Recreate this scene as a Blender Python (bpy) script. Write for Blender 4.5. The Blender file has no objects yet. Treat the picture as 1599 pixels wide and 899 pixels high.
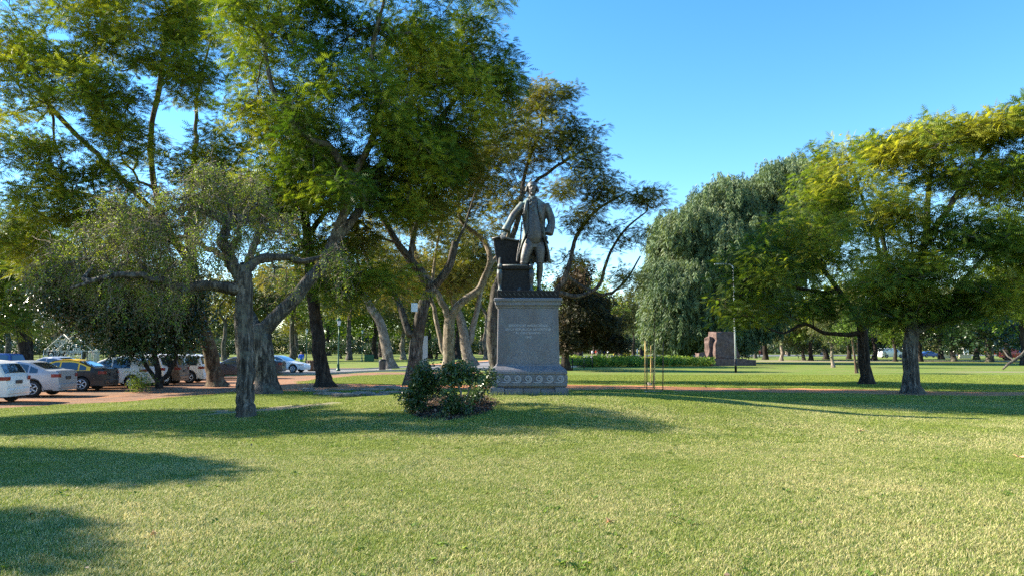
import bpy, bmesh, math, random
import numpy as np
from mathutils import Vector, Matrix, noise as mnoise

R = math.radians
SC = bpy.context.scene
COL = SC.collection
rnd = random.Random(7)
rng = np.random.default_rng(7)

# ------------------------------------------------------------------ camera, sky, sun, exposure
FPX, CX, CY, CAMZ, PITCH = 1155.0, 799.5, 449.5, 1.65, 4.776
cam_data = bpy.data.cameras.new("camera")
cam = bpy.data.objects.new("camera", cam_data)
COL.objects.link(cam)
cam.location = (0, 0, CAMZ)
cam.rotation_euler = (R(90 + PITCH), 0, 0)
cam_data.sensor_width = 36.0
cam_data.lens = 36.0 * FPX / 1599.0
cam_data.clip_end = 3000
cam_data.clip_start = 0.1
SC.camera = cam

SUN_EL, SUN_TILT = 30.0, 15.0        # sun stands to the left, a little behind the statue
to_sun = Vector((-math.cos(R(SUN_TILT)) * math.cos(R(SUN_EL)), math.sin(R(SUN_TILT)) * math.cos(R(SUN_EL)), math.sin(R(SUN_EL))))
world = bpy.data.worlds.new("World")
SC.world = world
world.use_nodes = True
wn = world.node_tree
for n in list(wn.nodes):
    wn.nodes.remove(n)
sky = wn.nodes.new("ShaderNodeTexSky")
sky.sky_type = 'NISHITA'
sky.sun_disc = False
sky.sun_elevation = R(SUN_EL)
# nishita: rotation 0 puts the sun on +Y, turning clockwise seen from above
sky.sun_rotation = math.atan2(to_sun.x, to_sun.y) % (2 * math.pi)
sky.air_density = 1.0
sky.dust_density = 0.0
sky.ozone_density = 3.0
sky.altitude = 0
hs = wn.nodes.new("ShaderNodeHueSaturation")
hs.inputs['Saturation'].default_value = 1.28
hs.inputs['Hue'].default_value = 0.502
bg = wn.nodes.new("ShaderNodeBackground")
bg.inputs['Strength'].default_value = 0.104
wo = wn.nodes.new("ShaderNodeOutputWorld")
wn.links.new(sky.outputs[0], hs.inputs['Color'])
wn.links.new(hs.outputs[0], bg.inputs[0])
wn.links.new(bg.outputs[0], wo.inputs[0])
sun_data = bpy.data.lights.new("sun", 'SUN')
sun_data.energy = 5.0
sun_data.angle = R(0.5)
sun_data.color = (1.0, 0.90, 0.73)
sun = bpy.data.objects.new("sun", sun_data)
COL.objects.link(sun)
sun.location = (-30, 20, 40)
sun.rotation_euler = (-to_sun).to_track_quat('-Z', 'Y').to_euler()
SC.view_settings.view_transform = 'Standard'
SC.view_settings.look = 'None'
SC.view_settings.gamma = 1
SC.view_settings.exposure = 1.84
SC.render.engine = 'CYCLES'
SC.cycles.use_denoising = False      # a little grain, like the photograph's, keeps the leaves crisp
SC.cycles.sample_clamp_indirect = 1.5
SC.cycles.max_bounces = 6
SC.cycles.diffuse_bounces = 3
SC.cycles.transmission_bounces = 3
SC.cycles.transparent_max_bounces = 4

# ------------------------------------------------------------------ terrain height and pixel helpers
def sstep(a, b, v):
    t = np.clip((v - a) / (b - a), 0, 1)
    return t * t * (3 - 2 * t)

def hgt(x, y):
    x = np.asarray(x, float); y = np.asarray(y, float)
    r2 = ((x - 0.5) / 6.5) ** 2 + ((y - 19.6) / 4.6) ** 2
    h = 0.47 * np.exp(-np.power(r2, 1.4))
    h = h - 0.22 * sstep(-9.5, -15, x) * sstep(14, 22, y)
    h = h + 0.02 * np.sin(x * 0.7 + 1.3) * np.sin(y * 0.55) * sstep(60, 30, y)
    return h

def H(x, y):
    return float(hgt(x, y))

def ray(px, py):
    a = (px - CX) / FPX; b = (CY - py) / FPX
    p = R(PITCH)
    return a, math.cos(p) - math.sin(p) * b, math.sin(p) + math.cos(p) * b

def at(px, py, Y):                       # the point seen at that pixel, Y metres away
    a, f, u = ray(px, py)
    t = Y / f
    return Vector((a * t, Y, CAMZ + u * t))

def G(px, py):                           # the ground point seen at that pixel
    a, f, u = ray(px, py)
    t = 2.0
    while t < 900:
        if CAMZ + u * t <= H(a * t, f * t):
            break
        t += 0.1 + t * 0.004
    lo, hi = t - 0.1 - t * 0.006, t
    for _ in range(20):
        m = (lo + hi) / 2
        if CAMZ + u * m <= H(a * m, f * m): hi = m
        else: lo = m
    return Vector((a * hi, f * hi, H(a * hi, f * hi)))

# ------------------------------------------------------------------ object helpers
def tag(o, label=None, cat=None, group=None, kind=None):
    if label: o['label'] = label
    if cat: o['category'] = cat
    if group: o['group'] = group
    if kind: o['kind'] = kind
    return o

def empty(name, loc=(0, 0, 0), rz=0.0):
    o = bpy.data.objects.new(name, None)
    o.location = loc; o.rotation_euler = (0, 0, rz)
    COL.objects.link(o)
    return o

def link(name, me, mat=None, parent=None, loc=None):
    o = bpy.data.objects.new(name, me)
    COL.objects.link(o)
    if mat is not None and not me.materials:
        me.materials.append(mat)
    if parent is not None: o.parent = parent
    if loc is not None: o.location = loc
    return o

def copy_tree(o, parent=None):
    c = o.copy(); COL.objects.link(c); c.parent = parent
    for ch in [q for q in bpy.data.objects if q.parent == o]:
        copy_tree(ch, c)
    return c

def np_mesh(name, V, tris, smooth=False, attrs=None, quads=None):
    """bulk mesh from numpy; tris (n,3) and / or quads (m,4); attrs: {name: per face float}"""
    me = bpy.data.meshes.new(name)
    V = np.asarray(V, dtype=np.float32)
    loops = []; starts = []; n = 0
    if tris is not None and len(tris):
        t = np.asarray(tris, dtype=np.int32)
        loops.append(t.ravel()); starts.append(np.arange(len(t), dtype=np.int32) * 3); n = t.size
    if quads is not None and len(quads):
        q = np.asarray(quads, dtype=np.int32)
        loops.append(q.ravel()); starts.append(n + np.arange(len(q), dtype=np.int32) * 4)
    loops = np.concatenate(loops); starts = np.concatenate(starts)
    me.vertices.add(len(V)); me.vertices.foreach_set('co', V.ravel())
    me.loops.add(len(loops)); me.loops.foreach_set('vertex_index', loops)
    me.polygons.add(len(starts)); me.polygons.foreach_set('loop_start', starts)
    me.update(calc_edges=True)
    if smooth:
        me.polygons.foreach_set('use_smooth', np.ones(len(starts), dtype=bool))
    for k, a in (attrs or {}).items():
        at_ = me.attributes.new(k, 'FLOAT', 'FACE')
        at_.data.foreach_set('value', np.asarray(a, dtype=np.float32))
    return me

class MB:
    """collects boxes, tubes and lathes, then links them as ONE mesh object"""
    def __init__(s): s.v = []; s.f = []; s.sm = []
    def add(s, vs, fs, smooth=False):
        b = len(s.v); s.v += [tuple(v) for v in vs]
        s.f += [tuple(b + i for i in f) for f in fs]; s.sm += [smooth] * len(fs)
        return s
    def box(s, c, size, rz=0, bev=0.0, M=None):
        hx, hy, hz = size[0] / 2, size[1] / 2, size[2] / 2
        bm = bmesh.new(); bmesh.ops.create_cube(bm, size=1)
        for v in bm.verts: v.co = Vector((v.co.x * hx * 2, v.co.y * hy * 2, v.co.z * hz * 2))
        if bev > 0:
            bmesh.ops.bevel(bm, geom=bm.edges[:], offset=bev, segments=2, affect='EDGES', profile=0.5)
        m = M if M is not None else Matrix.Translation(c) @ Matrix.Rotation(rz, 4, 'Z')
        bm.verts.index_update()
        s.add([m @ v.co for v in bm.verts], [[v.index for v in f.verts] for f in bm.faces])
        bm.free(); return s
    def tube(s, pts, rad, n=8, caps=True, flat=1.0, smooth=True):
        pts = [Vector(p) for p in pts]
        if not hasattr(rad, '__len__'): rad = [rad] * len(pts)
        vs = []; fs = []; ref = None
        for i, p in enumerate(pts):
            t = (pts[min(i + 1, len(pts) - 1)] - pts[max(i - 1, 0)])
            t = t.normalized() if t.length > 1e-9 else Vector((0, 0, 1))
            if ref is None: ref = Vector((1, 0, 0)) if abs(t.x) < 0.9 else Vector((0, 1, 0))
            u = (ref - t * ref.dot(t)); u = u.normalized() if u.length > 1e-6 else t.orthogonal().normalized()
            ref = u; w = t.cross(u)
            for k in range(n):
                a = 2 * math.pi * k / n
                vs.append(p + u * (math.cos(a) * rad[i]) + w * (math.sin(a) * rad[i] * flat))
        for i in range(len(pts) - 1):
            for k in range(n):
                k2 = (k + 1) % n
                fs.append((i * n + k, i * n + k2, (i + 1) * n + k2, (i + 1) * n + k))
        if caps:
            fs.append(tuple(range(n - 1, -1, -1)))
            fs.append(tuple((len(pts) - 1) * n + k for k in range(n)))
        return s.add(vs, fs, smooth)
    def lathe(s, prof, c=(0, 0, 0), n=16, M=None, smooth=True):
        vs = []; fs = []; m = M if M is not None else Matrix.Translation(c)
        for r, z in prof:
            for k in range(n):
                a = 2 * math.pi * k / n
                vs.append(m @ Vector((r * math.cos(a), r * math.sin(a), z)))
        for i in range(len(prof) - 1):
            for k in range(n):
                k2 = (k + 1) % n
                fs.append((i * n + k, i * n + k2, (i + 1) * n + k2, (i + 1) * n + k))
        fs.append(tuple(range(n - 1, -1, -1)))
        fs.append(tuple((len(prof) - 1) * n + k for k in range(n)))
        return s.add(vs, fs, smooth)
    def sheet(s, fn, nu, nv, thick=None, smooth=True):
        vs = [fn(i / nu, j / nv) for i in range(nu + 1) for j in range(nv + 1)]
        fs = [(i * (nv + 1) + j, (i + 1) * (nv + 1) + j, (i + 1) * (nv + 1) + j + 1, i * (nv + 1) + j + 1)
              for i in range(nu) for j in range(nv)]
        return s.add(vs, fs, smooth)
    def ell(s, c, r, M=None, n=12):
        vs = []; fs = []; m = (M if M is not None else Matrix.Identity(3))
        c = Vector(c); h = n // 2
        for i in range(1, h):
            th = math.pi * i / h
            for k in range(n):
                a = 2 * math.pi * k / n
                vs.append(c + m @ Vector((r[0] * math.sin(th) * math.cos(a), r[1] * math.sin(th) * math.sin(a), r[2] * math.cos(th))))
        top = len(vs); vs.append(c + m @ Vector((0, 0, r[2]))); vs.append(c + m @ Vector((0, 0, -r[2])))
        for i in range(h - 2):
            for k in range(n):
                k2 = (k + 1) % n
                fs.append((i * n + k, (i + 1) * n + k, (i + 1) * n + k2, i * n + k2))
        for k in range(n):
            k2 = (k + 1) % n
            fs.append((top, k, k2)); fs.append((top + 1, (h - 2) * n + k2, (h - 2) * n + k))
        return s.add(vs, fs, True)
    def build(s, name, mat, parent=None, loc=None, recalc=True):
        me = bpy.data.meshes.new(name); me.from_pydata(s.v, [], s.f)
        if recalc:
            bm = bmesh.new(); bm.from_mesh(me); bmesh.ops.recalc_face_normals(bm, faces=bm.faces); bm.to_mesh(me); bm.free()
        me.polygons.foreach_set('use_smooth', s.sm)
        return link(name, me, mat, parent, loc)

def remesh(o, voxel, it=4, fac=0.5):
    m = o.modifiers.new('remesh', 'REMESH'); m.mode = 'VOXEL'; m.voxel_size = voxel; m.use_smooth_shade = True
    if it:
        q = o.modifiers.new('smooth', 'SMOOTH'); q.iterations = it; q.factor = fac
    return o

# ------------------------------------------------------------------ materials
class NT:
    def __init__(s, name):
        s.m = bpy.data.materials.new(name); s.m.use_nodes = True
        s.t = s.m.node_tree; s.t.nodes.clear()
        s.out = s.n('ShaderNodeOutputMaterial')
    def n(s, typ, **kw):
        nd = s.t.nodes.new(typ)
        for k, v in kw.items():
            if k in nd.inputs: nd.inputs[k].default_value = v
            else: setattr(nd, k, v)
        return nd
    def l(s, a, b): s.t.links.new(a, b)
    def noise(s, scale, detail=4, rough=0.55, coord=None, vec=None, dist=0.0):
        nd = s.n('ShaderNodeTexNoise'); nd.inputs['Scale'].default_value = scale
        nd.inputs['Detail'].default_value = detail; nd.inputs['Roughness'].default_value = rough
        nd.inputs['Distortion'].default_value = dist
        if vec is not None: s.l(vec, nd.inputs['Vector'])
        return nd.outputs['Fac']
    def pos(s): return s.n('ShaderNodeNewGeometry').outputs['Position']
    def obj(s): return s.n('ShaderNodeTexCoord').outputs['Object']
    def mapv(s, v, scale):
        nd = s.n('ShaderNodeMapping'); nd.inputs['Scale'].default_value = scale; s.l(v, nd.inputs['Vector']); return nd.outputs[0]
    def ramp(s, fac, stops, interp='LINEAR'):
        nd = s.n('ShaderNodeValToRGB'); cr = nd.color_ramp; cr.interpolation = interp
        while len(cr.elements) < len(stops): cr.elements.new(0.5)
        for e, (p, c) in zip(cr.elements, stops):
            e.position = p; e.color = (c[0], c[1], c[2], 1) if hasattr(c, '__len__') else (c, c, c, 1)
        s.l(fac, nd.inputs[0]); return nd.outputs[0]
    def mix(s, fac, a, b, mode='MIX'):
        nd = s.n('ShaderNodeMix'); nd.data_type = 'RGBA'; nd.blend_type = mode
        for src, key in ((fac, 0), (a, 6), (b, 7)):
            if hasattr(src, 'is_linked') or hasattr(src, 'links'): s.l(src, nd.inputs[key])
            elif hasattr(src, '__len__'): nd.inputs[key].default_value = (*src[:3], 1)
            else: nd.inputs[key].default_value = src if key == 0 else (src, src, src, 1)
        return nd.outputs[2]
    def math(s, op, a, b=0.5, clamp=False):
        nd = s.n('ShaderNodeMath'); nd.operation = op; nd.use_clamp = clamp
        for src, k in ((a, 0), (b, 1)):
            if hasattr(src, 'links'): s.l(src, nd.inputs[k])
            else: nd.inputs[k].default_value = src
        return nd.outputs[0]
    def attr(s, name):
        nd = s.n('ShaderNodeAttribute'); nd.attribute_name = name; return nd.outputs['Fac']
    def bump(s, h, strength=0.5, dist=0.02):
        nd = s.n('ShaderNodeBump'); nd.inputs['Strength'].default_value = strength; nd.inputs['Distance'].default_value = dist
        s.l(h, nd.inputs['Height']); return nd.outputs[0]
    def pbr(s, color, rough=0.8, metal=0.0, normal=None, spec=0.3, coat=0.0, trans=0.0, ior=None):
        b = s.n('ShaderNodeBsdfPrincipled')
        for src, key in ((color, 'Base Color'), (rough, 'Roughness'), (metal, 'Metallic')):
            if hasattr(src, 'links'): s.l(src, b.inputs[key])
            elif hasattr(src, '__len__'): b.inputs[key].default_value = (*src[:3], 1)
            else: b.inputs[key].default_value = src
        b.inputs['Specular IOR Level'].default_value = spec
        b.inputs['Coat Weight'].default_value = coat
        b.inputs['Transmission Weight'].default_value = trans
        if normal is not None: s.l(normal, b.inputs['Normal'])
        s.b = b
        return b.outputs[0]
    def done(s, sh): s.l(sh, s.out.inputs['Surface']); return s.m

def plain(name, col, rough=0.6, metal=0.0, spec=0.4, coat=0.0, var=0.12, scale=6.0):
    t = NT(name); o = t.obj()
    f = t.noise(scale, 5, 0.6, vec=o)
    d = tuple(c * (1 - var) for c in col); e = tuple(min(1, c * (1 + var)) for c in col)
    c = t.ramp(f, [(0.3, d), (0.7, e)])
    rr = t.ramp(f, [(0.3, max(0, rough - 0.06)), (0.7, min(1, rough + 0.06))])
    return t.done(t.pbr(c, rr, metal, spec=spec, coat=coat))

def leaf_mat(name, cols, transl=0.35, rough=0.55, spec=0.25):
    """cols: three colours picked by the per-leaf attribute tone; tint varies each frond"""
    t = NT(name)
    tone = t.attr('tone'); tint = t.attr('tint')
    c = t.ramp(tone, [(0.0, cols[0]), (0.5, cols[1]), (1.0, cols[2])])
    k = t.ramp(tint, [(0.0, 0.62), (1.0, 1.35)])
    c = t.mix(1.0, c, k, 'MULTIPLY')
    b = t.pbr(c, rough, spec=spec)
    tr = t.n('ShaderNodeBsdfTranslucent')
    c2 = t.mix(1.0, c, (1.3, 1.25, 0.5), 'MULTIPLY')
    t.l(c2, tr.inputs['Color'])
    m = t.n('ShaderNodeMixShader'); m.inputs[0].default_value = transl
    t.l(b, m.inputs[1]); t.l(tr.outputs[0], m.inputs[2])
    return t.done(m.outputs[0])

def bark_mat(name, dark, mid, light, vs=(9, 9, 1.6), lichen=None):
    t = NT(name); o = t.obj()
    v = t.mapv(o, vs)
    f = t.noise(1.0, 8, 0.68, vec=v, dist=0.6)
    big = t.noise(0.9, 3, 0.5, vec=o)
    c = t.ramp(f, [(0.36, dark), (0.5, mid), (0.66, light)])
    c = t.mix(t.ramp(big, [(0.4, 0.0), (0.62, 0.6)]), c, mid)
    if lichen:
        lf = t.noise(2.3, 6, 0.6, vec=o)
        c = t.mix(t.ramp(lf, [(0.54, 0.0), (0.62, 0.75)]), c, lichen)
    return t.done(t.pbr(c, 0.9, normal=t.bump(f, 0.9, 0.06), spec=0.15))

M = {}
M['bark_grey'] = bark_mat('grey_furrowed_bark', (0.010, 0.009, 0.008), (0.06, 0.053, 0.045), (0.27, 0.24, 0.20), vs=(13, 13, 1.8), lichen=(0.13, 0.13, 0.10))
M['bark_brown'] = bark_mat('brown_bark', (0.018, 0.012, 0.008), (0.09, 0.062, 0.042), (0.21, 0.16, 0.115), lichen=(0.19, 0.17, 0.11))
M['bark_dark'] = bark_mat('dark_bark', (0.008, 0.007, 0.006), (0.03, 0.024, 0.020), (0.09, 0.075, 0.06))
M['bark_pale'] = bark_mat('pale_bark', (0.05, 0.042, 0.034), (0.2, 0.165, 0.125), (0.38, 0.33, 0.26), vs=(5, 5, 2.5), lichen=(0.12, 0.10, 0.07))
M['twig_pale'] = plain('pale_dry_twig', (0.20, 0.16, 0.12), 0.9, var=0.4, scale=2)
M['leaf_deep'] = leaf_mat('deep_green_foliage', ((0.046, 0.10, 0.012), (0.135, 0.20, 0.02), (0.30, 0.32, 0.03)))
M['leaf_olive'] = leaf_mat('olive_foliage', ((0.06, 0.085, 0.016), (0.14, 0.15, 0.026), (0.25, 0.20, 0.042)))
M['leaf_yellow'] = leaf_mat('yellow_green_foliage', ((0.055, 0.105, 0.016), (0.135, 0.20, 0.025), (0.30, 0.305, 0.04)), 0.5)
M['leaf_silver'] = leaf_mat('silver_green_foliage', ((0.055, 0.095, 0.045), (0.115, 0.165, 0.075), (0.19, 0.235, 0.115)), 0.25)
M['leaf_pale'] = leaf_mat('pale_yellowing_foliage', ((0.06, 0.115, 0.016), (0.14, 0.21, 0.028), (0.30, 0.34, 0.05)), 0.35)
M['leaf_brown'] = leaf_mat('dark_brown_green_foliage', ((0.014, 0.020, 0.008), (0.032, 0.032, 0.012), (0.08, 0.048, 0.022)), 0.12, 0.6, 0.15)
M['leaf_gloss'] = leaf_mat('glossy_dark_leaves', ((0.018, 0.042, 0.012), (0.035, 0.07, 0.018), (0.07, 0.115, 0.03)), 0.12, 0.32, 0.5)
M['leaf_park'] = leaf_mat('park_foliage', ((0.035, 0.06, 0.02), (0.085, 0.11, 0.035), (0.17, 0.17, 0.06)), 0.3)
M['leaf_fresh'] = leaf_mat('fresh_green_foliage', ((0.07, 0.13, 0.02), (0.14, 0.22, 0.03), (0.24, 0.30, 0.05)), 0.35)
# ------------------------------------------------------------------ ground, path, road
def ground_mat():
    t = NT('lawn_soil'); p = t.pos()
    big = t.noise(0.35, 3, 0.5, vec=p)
    mid = t.noise(2.2, 5, 0.6, vec=p)
    fine = t.noise(30, 6, 0.75, vec=p)
    tuft = t.noise(9, 5, 0.75, vec=p)
    g = t.ramp(fine, [(0.3, (0.06, 0.10, 0.014)), (0.55, (0.15, 0.22, 0.035)), (0.75, (0.28, 0.32, 0.08))])
    s = t.ramp(fine, [(0.3, (0.10, 0.085, 0.03)), (0.7, (0.34, 0.29, 0.13))])
    m = t.math('ADD', t.math('MULTIPLY', big, 0.6), t.math('MULTIPLY', mid, 0.4))
    c = t.mix(t.ramp(m, [(0.46, 0.05), (0.6, 0.6)]), g, s)
    c = t.mix(1.0, c, t.ramp(tuft, [(0.3, 0.7), (0.7, 1.2)]), 'MULTIPLY')
    # bare worn earth under the short twisted tree
    def blob(cx, cy, rx, ry, lo, hi):
        sub = t.n('ShaderNodeVectorMath'); sub.operation = 'SUBTRACT'; t.l(p, sub.inputs[0]); sub.inputs[1].default_value = (cx, cy, 0)
        sc = t.n('ShaderNodeVectorMath'); sc.operation = 'MULTIPLY'; t.l(sub.outputs[0], sc.inputs[0]); sc.inputs[1].default_value = (1 / rx, 1 / ry, 0)
        ln = t.n('ShaderNodeVectorMath'); ln.operation = 'LENGTH'; t.l(sc.outputs[0], ln.inputs[0])
        d = t.math('ADD', ln.outputs['Value'], t.math('MULTIPLY', t.math('SUBTRACT', mid, 0.5), 1.3))
        return t.ramp(d, [(lo, 1.0), (hi, 0.0)])
    soil = t.ramp(t.noise(14, 6, 0.7, vec=p), [(0.3, (0.16, 0.12, 0.085)), (0.7, (0.36, 0.30, 0.23))])
    for (q, rx, ry) in DIRT:
        c = t.mix(t.math('MULTIPLY', blob(q.x, q.y, rx, ry, 0.35, 1.05), 0.8), c, soil)
    return t.done(t.pbr(c, 0.95, normal=t.bump(fine, 0.6, 0.03), spec=0.1))

DIRT = [(G(425, 638), 2.6, 1.7), (G(540, 618), 2.6, 1.2), (G(340, 641), 1.1, 0.5), (G(1560, 580), 6, 1.6), (G(1265, 563), 22, 14.0), (G(1480, 563), 26, 9)]

def axis(parts):
    out = [parts[0][0]]
    for a, b, st in parts:
        n = max(1, int(round((b - a) / st)))
        out += [a + (b - a) * (i + 1) / n for i in range(n)]
    return np.array(out)

xs = axis([(-900, -120, 60), (-120, -30, 5), (-30, 30, 0.3), (30, 120, 5), (120, 900, 60)])
ys = axis([(-60, 0, 6), (0, 45, 0.3), (45, 130, 2.5), (130, 1000, 40)])
X, Y = np.meshgrid(xs, ys, indexing='ij')
Z = hgt(X, Y)
V = np.stack([X, Y, Z], -1).reshape(-1, 3)
ny = len(ys)
I, J = np.meshgrid(np.arange(len(xs) - 1), np.arange(ny - 1), indexing='ij')
a = (I * ny + J).ravel()
quads = np.stack([a, a + ny, a + ny + 1, a + 1], -1)
ground = link('ground', np_mesh('ground', V, None, True, quads=quads), ground_mat())
tag(ground, kind='structure')

def gravel_mat():
    t = NT('red_brick_dust'); p = t.pos()
    f = t.noise(24, 7, 0.75, vec=p); b = t.noise(0.7, 4, 0.6, vec=p)
    c = t.ramp(f, [(0.3, (0.28, 0.095, 0.035)), (0.55, (0.55, 0.23, 0.10)), (0.78, (0.70, 0.40, 0.22))])
    c = t.mix(t.ramp(b, [(0.42, 0.0), (0.68, 0.3)]), c, (0.36, 0.25, 0.17))
    return t.done(t.pbr(c, 0.95, normal=t.bump(f, 0.5, 0.02), spec=0.1))
M['gravel'] = gravel_mat()

def smooth_line(pts, n):
    pts = [np.array(p, float) for p in pts]
    P = [2 * pts[0] - pts[1]] + pts + [2 * pts[-1] - pts[-2]]
    out = []
    for i in range(1, len(P) - 2):
        for k in range(n):
            t = k / n
            out.append(0.5 * ((2 * P[i]) + (-P[i - 1] + P[i + 1]) * t + (2 * P[i - 1] - 5 * P[i] + 4 * P[i + 1] - P[i + 2]) * t * t
                              + (-P[i - 1] + 3 * P[i] - 3 * P[i + 1] + P[i + 2]) * t ** 3))
    out.append(P[-2])
    return np.array(out)

def strip(name, near, far, mat, lift=0.004, n=14, cross=12, wob=0.0):
    a = smooth_line(near, n); b = smooth_line(far, n)
    vs = []; fs = []
    for i in range(len(a)):
        wa = wob * mnoise.noise(Vector((i * 0.31, 3.1, 0))); wb = wob * mnoise.noise(Vector((i * 0.27, 9.1, 0)))
        for k in range(cross + 1):
            q = a[i] + (b[i] - a[i]) * k / cross
            q = q + np.array([0, wa * (1 - k / cross) + wb * k / cross])
            vs.append((q[0], q[1], H(q[0], q[1]) + lift))
    w = cross + 1
    for i in range(len(a) - 1):
        for k in range(cross):
            fs.append((i * w + k, (i + 1) * w + k, (i + 1) * w + k + 1, i * w + k + 1))
    mb = MB().add(vs, fs, True)
    return mb.build(name, mat)

# path: near and far edges in metres (x, y)
path_near = [(-17.5, 24.0), (-13.5, 27.5), (-10.5, 29.8), (-6, 30.6), (0, 31.0), (5, 30.4), (10, 29.0), (18, 26.4), (26, 24.5), (40, 22)]
path_far = [(-19, 36.5), (-14.5, 39), (-10.5, 37.5), (-6, 36.2), (0, 35.9), (5, 35.4), (10, 33.0), (18, 30.0), (26, 28.4), (40, 26)]
o = strip('path', path_near, path_far, M['gravel'], 0.006, 14, 14, 0.5)
tag(o, 'orange red brick dust footpath crossing behind the statue', 'path', kind='structure')
lot_near = [(-60, 8), (-32, 13.5), (-22, 18.2), (-17.3, 22.6), (-14, 27), (-11.2, 31.0), (-10.8, 38), (-11, 45), (-7, 51), (-2, 53.5)]
lot_far = [(-90, 22), (-75, 34), (-60, 46), (-45, 50), (-32, 52), (-22, 53.5), (-17, 54.2), (-14, 54.8), (-7, 55.3), (-0.5, 55.8)]
def lot_mat():
    t = NT('brick_dust_dirt_and_shade'); p = t.pos()
    f = t.noise(18, 8, 0.8, vec=p); b = t.noise(0.55, 6, 0.7, vec=p, dist=0.8); tr = t.noise(1.0, 5, 0.7, vec=t.mapv(p, (0.25, 1.6, 1)))
    c = t.ramp(f, [(0.3, (0.15, 0.07, 0.035)), (0.55, (0.34, 0.165, 0.085)), (0.78, (0.54, 0.33, 0.20))])
    c = t.mix(t.ramp(b, [(0.42, 0.0), (0.60, 0.85)]), c, t.ramp(f, [(0.3, (0.07, 0.05, 0.04)), (0.7, (0.24, 0.18, 0.14))]))  # dark dirt patches; shade over the car rows is put into this colour too
    c = t.mix(t.ramp(tr, [(0.52, 0.0), (0.64, 0.45)]), c, (0.40, 0.27, 0.17))
    return t.done(t.pbr(c, 0.95, normal=t.bump(f, 0.8, 0.03), spec=0.1))
M['lot'] = lot_mat()
o = strip('parking_area', lot_near, lot_far, M['lot'], 0.012, 14, 24, 0.3)
tag(o, 'reddish gravel parking area on the left', 'parking area', kind='structure')

def asphalt_mat():
    t = NT('worn_asphalt'); p = t.pos()
    f = t.noise(40, 6, 0.7, vec=p); b = t.noise(0.25, 4, 0.6, vec=p)
    c = t.ramp(f, [(0.3, (0.10, 0.10, 0.105)), (0.7, (0.20, 0.20, 0.205))])
    c = t.mix(t.ramp(b, [(0.4, 0.0), (0.7, 0.45)]), c, (0.24, 0.235, 0.23))
    return t.done(t.pbr(c, 0.85, spec=0.3))
M['asphalt'] = asphalt_mat()
M['paint'] = plain('white_road_paint', (0.7, 0.7, 0.68), 0.8, var=0.2)
M['concrete'] = plain('pale_concrete', (0.42, 0.39, 0.35), 0.9, var=0.2, scale=3)
ctr = [(-160, 64), (-60, 64), (-20, 64), (-6, 67), (0, 77), (4, 95), (12, 130), (26, 178), (70, 220), (200, 245), (500, 262)]
wid = [7, 7, 7, 7, 7.5, 8, 10, 16, 22, 24, 24]
C_ = smooth_line(ctr, 10); Wd = np.interp(np.arange(len(C_)), np.arange(len(ctr)) * 10, wid)
T_ = np.gradient(C_, axis=0); T_ /= np.linalg.norm(T_, axis=1)[:, None]
N_ = np.stack([-T_[:, 1], T_[:, 0]], -1)
def ribbon(name, off0, off1, mat, z0, z1=None, part_of=None, sub=None):
    vs = []; fs = []
    idx = range(len(C_)) if sub is None else range(*sub)
    for c, i in enumerate(idx):
        for k, off in enumerate((off0, off1)):
            o_ = off(i) if callable(off) else off
            q = C_[i] + N_[i] * o_
            vs.append((q[0], q[1], H(q[0], q[1]) + z0))
    m = len(vs) // 2
    for i in range(m - 1): fs.append((2 * i, 2 * i + 2, 2 * i + 3, 2 * i + 1))
    mb = MB(); mb.add(vs, fs)
    if z1 is not None:
        top = [(v[0], v[1], v[2] - z0 + z1) for v in vs]
        mb.add(top, fs)
        side = []
        for i in range(m - 1):
            side.append((2 * i, 2 * i + 2, 2 * i + 2 + len(vs), 2 * i + len(vs)))
            side.append((2 * i + 1, 2 * i + 3, 2 * i + 3 + len(vs), 2 * i + 1 + len(vs)))
        mb.f += side; mb.sm += [False] * len(side)
    return mb.build(name, mat, part_of)
road = ribbon('road', lambda i: -Wd[i], lambda i: Wd[i], M['asphalt'], 0.02)
tag(road, 'pale grey asphalt avenue behind the park trees', 'road', kind='structure')
ribbon('kerb', lambda i: -Wd[i] - 0.25, lambda i: -Wd[i], M['concrete'], 0.0, 0.14, road)
ribbon('kerb', lambda i: Wd[i], lambda i: Wd[i] + 0.25, M['concrete'], 0.0, 0.14, road)
for i in range(4, 60, 2):
    ribbon('lane_marking', -0.08, 0.08, M['paint'], 0.024, None, road, (i, i + 2))
verge = ribbon('pavement', lambda i: Wd[i] + 0.25, lambda i: Wd[i] + 2.6, M['gravel'], 0.10)
tag(verge, 'reddish dirt pavement along the far side of the road', 'pavement', kind='structure')
# road in the right background, with the plaza by the monument
vs = [G(860, 552.6), G(1240, 552.6), (250, 252, 0), (120, 290, 0), (20, 290, 0)]
# mulch bed at the left foot of the pedestal
def mulch_mat():
    t = NT('leaf_mulch'); p = t.pos()
    f = t.noise(22, 7, 0.75, vec=p); v = t.n('ShaderNodeTexVoronoi'); v.inputs['Scale'].default_value = 26; t.l(p, v.inputs['Vector'])
    c = t.ramp(f, [(0.3, (0.012, 0.009, 0.007)), (0.52, (0.05, 0.033, 0.024)), (0.78, (0.19, 0.12, 0.08))])
    return t.done(t.pbr(c, 0.95, normal=t.bump(v.outputs['Distance'], 0.8, 0.03), spec=0.1))
M['mulch'] = mulch_mat()
bed_px = [(634, 640), (650, 652), (690, 656), (735, 652), (768, 641), (776, 628), (766, 618), (720, 616), (660, 622), (636, 630)]
bed = [G(*q) for q in bed_px]
bc = sum(bed, Vector()) / len(bed)
mb = MB(); vs = []; fs = []; nr = 10; na = 60
ring = smooth_line([(b.x, b.y) for b in bed] + [(bed[0].x, bed[0].y)], 6)[:-1]; na = len(ring)
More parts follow.
